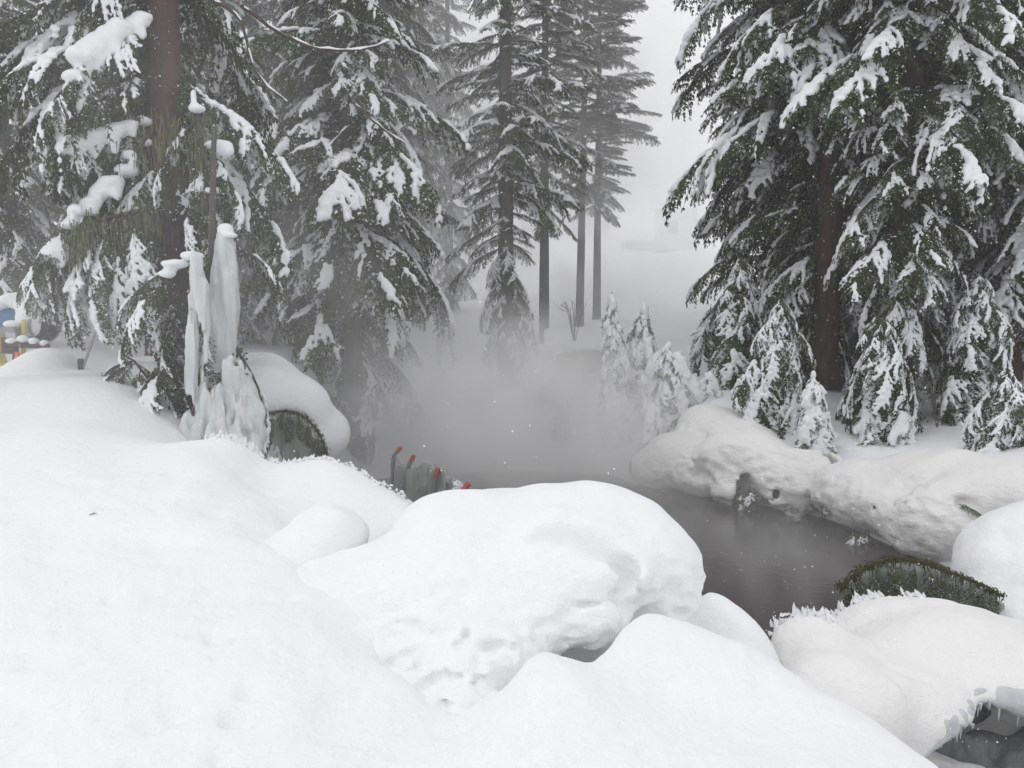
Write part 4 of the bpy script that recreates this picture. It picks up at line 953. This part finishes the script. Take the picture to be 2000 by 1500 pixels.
# red-tipped bent pipes in the pond
for q, (lab, pts, tip) in enumerate([('leftmost red-tipped bent pipe standing in the pond', [(767,1000),(767,905),(769,890),(776,882)], (783,873)),
                          ('middle red-tipped bent pipe beside the leftmost one', [(796,1010),(796,925),(799,908),(803,900)], (809,889)),
                          ('rightmost red-tipped pipe nearest the big snow block', [(845,1040),(845,960),(847,944),(850,932)], (856,915))]):
    d = (13.0, 12.7, 12.0)[q]; root = empty('bent_pipe', P(*pts[0], d)); rp = Vector(root.location); tag(root, lab, 'pipe', 'red-tipped pipes in the pond')
    mb = MB(); mb.tube([P(*p, d) - rp for p in [(pts[0][0], 1150)] + pts], .032, 8); mb.build('pipe', M_PIPE, root)
    mb = MB(); mb.tube([P(*pts[-1], d) - rp, P(*tip, d) - rp], .037, 8); mb.build('red_tip', M_RED, root)
root = empty('ice_sheet', P(850, 990, 12.2)); tag(root, 'low pale ice-glazed mass hanging between the red-tipped pipes', 'ice')
rnd = random.Random(77); fl = []
for q in range(60):
    t = q / 59; px = 770 + 155 * t + rnd.uniform(-4, 4); py = 893 + 62 * t ** 1.1 + rnd.uniform(-3, 12) + 14 * math.sin(t * 9); d = 13.0 - 1.6 * t + rnd.uniform(0, .2)
    a = P(px, py, d); fl.append((a, Vector((a.x, a.y, -.1)), .035, .06))
flute_obj('ice_curtain', fl, mat('glazed_ice', (0.42, 0.44, 0.42), 0.35, 0.4, bump=0.03, bscale=9, stretch=(1.6, 1.6, 0.25), var=0.5, vscale=4, col2=(0.24, 0.26, 0.23)), .035, root, k=.07, amp=.04)
root = empty('red_marker', P(905, 960, 10.5)); rp = Vector(root.location); tag(root, 'frosted red marker end just above the big snow block', 'marker')
mb = MB(); mb.tube([P(902, 1040, 10.5) - rp, P(903, 958, 10.5) - rp, P(915, 944, 10.5) - rp], .03, 8); mb.build('pipe', M_PIPE, root)
mb = MB(); mb.tube([P(905, 957, 10.45) - rp, P(916, 943, 10.45) - rp], .04, 8); mb.build('red_tip', M_RED, root)
mb = MB()
for q in range(40): spikes(mb, P(random.uniform(888, 906), random.uniform(945, 962), 10.45) - rp, Vector((random.uniform(-1, .3), random.uniform(-.5, .2), random.uniform(0, 1))), random.uniform(.03, .07), .02)
mb.build('frost', M_TSNOW, root)

# twigs and cones fallen on the foreground snow
for q, (px, py, lab) in enumerate([(180, 1007, 'short dark twig lying on the snow slope at left'), (612, 1085, 'small dark twig at the foot of the rounded snow lump'), (195, 1385, 'tiny brown twig near the lower left dents in the snow'), (1800, 1195, 'tiny needle tuft fallen on the jagged snow mound')]):
    p = on_ground(px, py); root = empty('fallen_twig', p + Vector((0, 0, .004))); tag(root, lab, 'twig')
    mb = MB(); L = .035; mb.tube([(-L, 0, 0), (0, .008, .006), (L, -.004, .002)], [.002, .003, .0015], 5); mb.tube([(0, .008, .006), (.012, .02, .01)], .0015, 4)
    o_ = mb.build('stem', M_TWIG, root); o_.rotation_euler = (0, -.25, q * 1.3)
# far hut on the hill
root = empty('hut', P(1290, 484, 105)); rp = Vector(root.location); tag(root, 'faint pale hut in the fog on top of the hill', 'building')
b0 = P(1318, 484, 105) - rp
mb = MB(); mb.box(b0 + Vector((0, 0, 2.0)), (4.4, 5, 5.2)); mb.build('wall', M_WALL, root, False)
mb = MB(); mb.box(b0 + Vector((0, 0, 5.0)), (5.4, 6, .8)); mb.build('roof', M_SNOW, root, False)
mb = MB(); mb.box(P(1268, 480, 103) - rp, (6.4, 4, 1.0)); mb.build('platform', M_WALL, root, False)
mb = MB(); mb.box(b0 + Vector((-.8, -2.53, 2.4)), (1.2, .08, 1.5)); mb.build('window', M_GLASS, root, False)

# ------------------------------------------------------------------ falling snow
mb_v = []; mb_f = []
for q in range(9000):
    d = 1.6 + 17 * random.random() ** 1.1; p = P(random.uniform(-150, 2150), random.uniform(-80, 1500), d)
    if p.z < 0.1: continue
    s = random.uniform(.0010, .0022) * (1 if d < 4 else 1.7); o_ = len(mb_v)
    e = Euler((random.random() * 6, random.random() * 6, 0)).to_matrix()
    for a in ((1, 0, 0), (-1, 0, 0), (0, 1, 0), (0, -1, 0), (0, 0, 1.2), (0, 0, -1.2)): mb_v.append(tuple(p + e @ (Vector(a) * s)))
    for a, b, cc in ((0, 2, 4), (2, 1, 4), (1, 3, 4), (3, 0, 4), (2, 0, 5), (1, 2, 5), (3, 1, 5), (0, 3, 5)): mb_f.append((o_ + a, o_ + b, o_ + cc))
me = bpy.data.meshes.new('falling_snow'); me.from_pydata(mb_v, [], mb_f); me.materials.append(M_TSNOW)
tag(obj('falling_snow', me), kind='stuff')

# ------------------------------------------------------------------ steam and haze
def vol_box(name, lo, hi, node_fn):
    m = bpy.data.materials.new(name); m.use_nodes = True; n = m.node_tree; n.nodes.clear()
    out = n.nodes.new('ShaderNodeOutputMaterial'); pv = n.nodes.new('ShaderNodeVolumePrincipled')
    n.links.new(pv.outputs[0], out.inputs['Volume']); node_fn(n, pv)
    mb = MB(); mb.box([(lo[i] + hi[i]) / 2 for i in range(3)], [hi[i] - lo[i] for i in range(3)])
    o = mb.build(name, m, None, False); tag(o, kind='stuff'); return o
def steam(center, rad, dens, name='steam'):
    def fn(n, pv):
        pv.inputs['Color'].default_value = (.998, .998, .998, 1); pv.inputs['Anisotropy'].default_value = 0.0
        g = n.nodes.new('ShaderNodeNewGeometry')
        mp = n.nodes.new('ShaderNodeMapping'); mp.vector_type = 'POINT'
        mp.inputs['Location'].default_value = [-center[i] / rad[i] for i in range(3)]; mp.inputs['Scale'].default_value = [1 / rad[i] for i in range(3)]
        n.links.new(g.outputs['Position'], mp.inputs[0])
        ln = n.nodes.new('ShaderNodeVectorMath'); ln.operation = 'LENGTH'; n.links.new(mp.outputs[0], ln.inputs[0])
        mr = n.nodes.new('ShaderNodeMapRange'); mr.interpolation_type = 'SMOOTHSTEP'
        mr.inputs[1].default_value = 1.0; mr.inputs[2].default_value = .15; mr.inputs[3].default_value = 0; mr.inputs[4].default_value = 1
        n.links.new(ln.outputs['Value'], mr.inputs[0])
        t = n.nodes.new('ShaderNodeTexNoise'); t.inputs['Scale'].default_value = .75; t.inputs['Detail'].default_value = 3; t.inputs['Distortion'].default_value = .6
        n.links.new(g.outputs['Position'], t.inputs[0])
        r2 = n.nodes.new('ShaderNodeMapRange'); r2.inputs[1].default_value = .36; r2.inputs[2].default_value = .68; r2.inputs[3].default_value = .10; r2.inputs[4].default_value = 1
        n.links.new(t.outputs[0], r2.inputs[0])
        mu = n.nodes.new('ShaderNodeMath'); mu.operation = 'MULTIPLY'; n.links.new(mr.outputs[0], mu.inputs[0]); n.links.new(r2.outputs[0], mu.inputs[1])
        m2 = n.nodes.new('ShaderNodeMath'); m2.operation = 'MULTIPLY'; n.links.new(mu.outputs[0], m2.inputs[0]); m2.inputs[1].default_value = dens
        n.links.new(m2.outputs[0], pv.inputs['Density'])
    return vol_box(name, [center[i] - rad[i] for i in range(3)], [center[i] + rad[i] for i in range(3)], fn)
ST = True
if ST:
    steam((-0.1, 15.4, 0.9), (4.5, 3.9, 3.0), 1.5)
    steam((1.8, 11.6, 0.2), (5.0, 5.2, 1.3), .22)
    steam((-3.2, 14.8, 3.2), (1.7, 1.7, 2.8), .22)
    steam((-6, 20, 5.5), (11, 9, 9.0), .075)
    steam((-4.8, 9.2, 3.5), (6, 5, 5), .05)
    steam((1.0, 31, 6), (14, 10.5, 14), .19)
    steam((8, 80, 8), (62, 40, 18), .04, 'fog_bank')
def hz(n, pv):
    pv.inputs['Color'].default_value = (.998, .998, .998, 1); pv.inputs['Density'].default_value = 0.003; pv.inputs['Anisotropy'].default_value = 0.3
vol_box('haze', (-155, -155, -2), (155, 155, 32), hz)
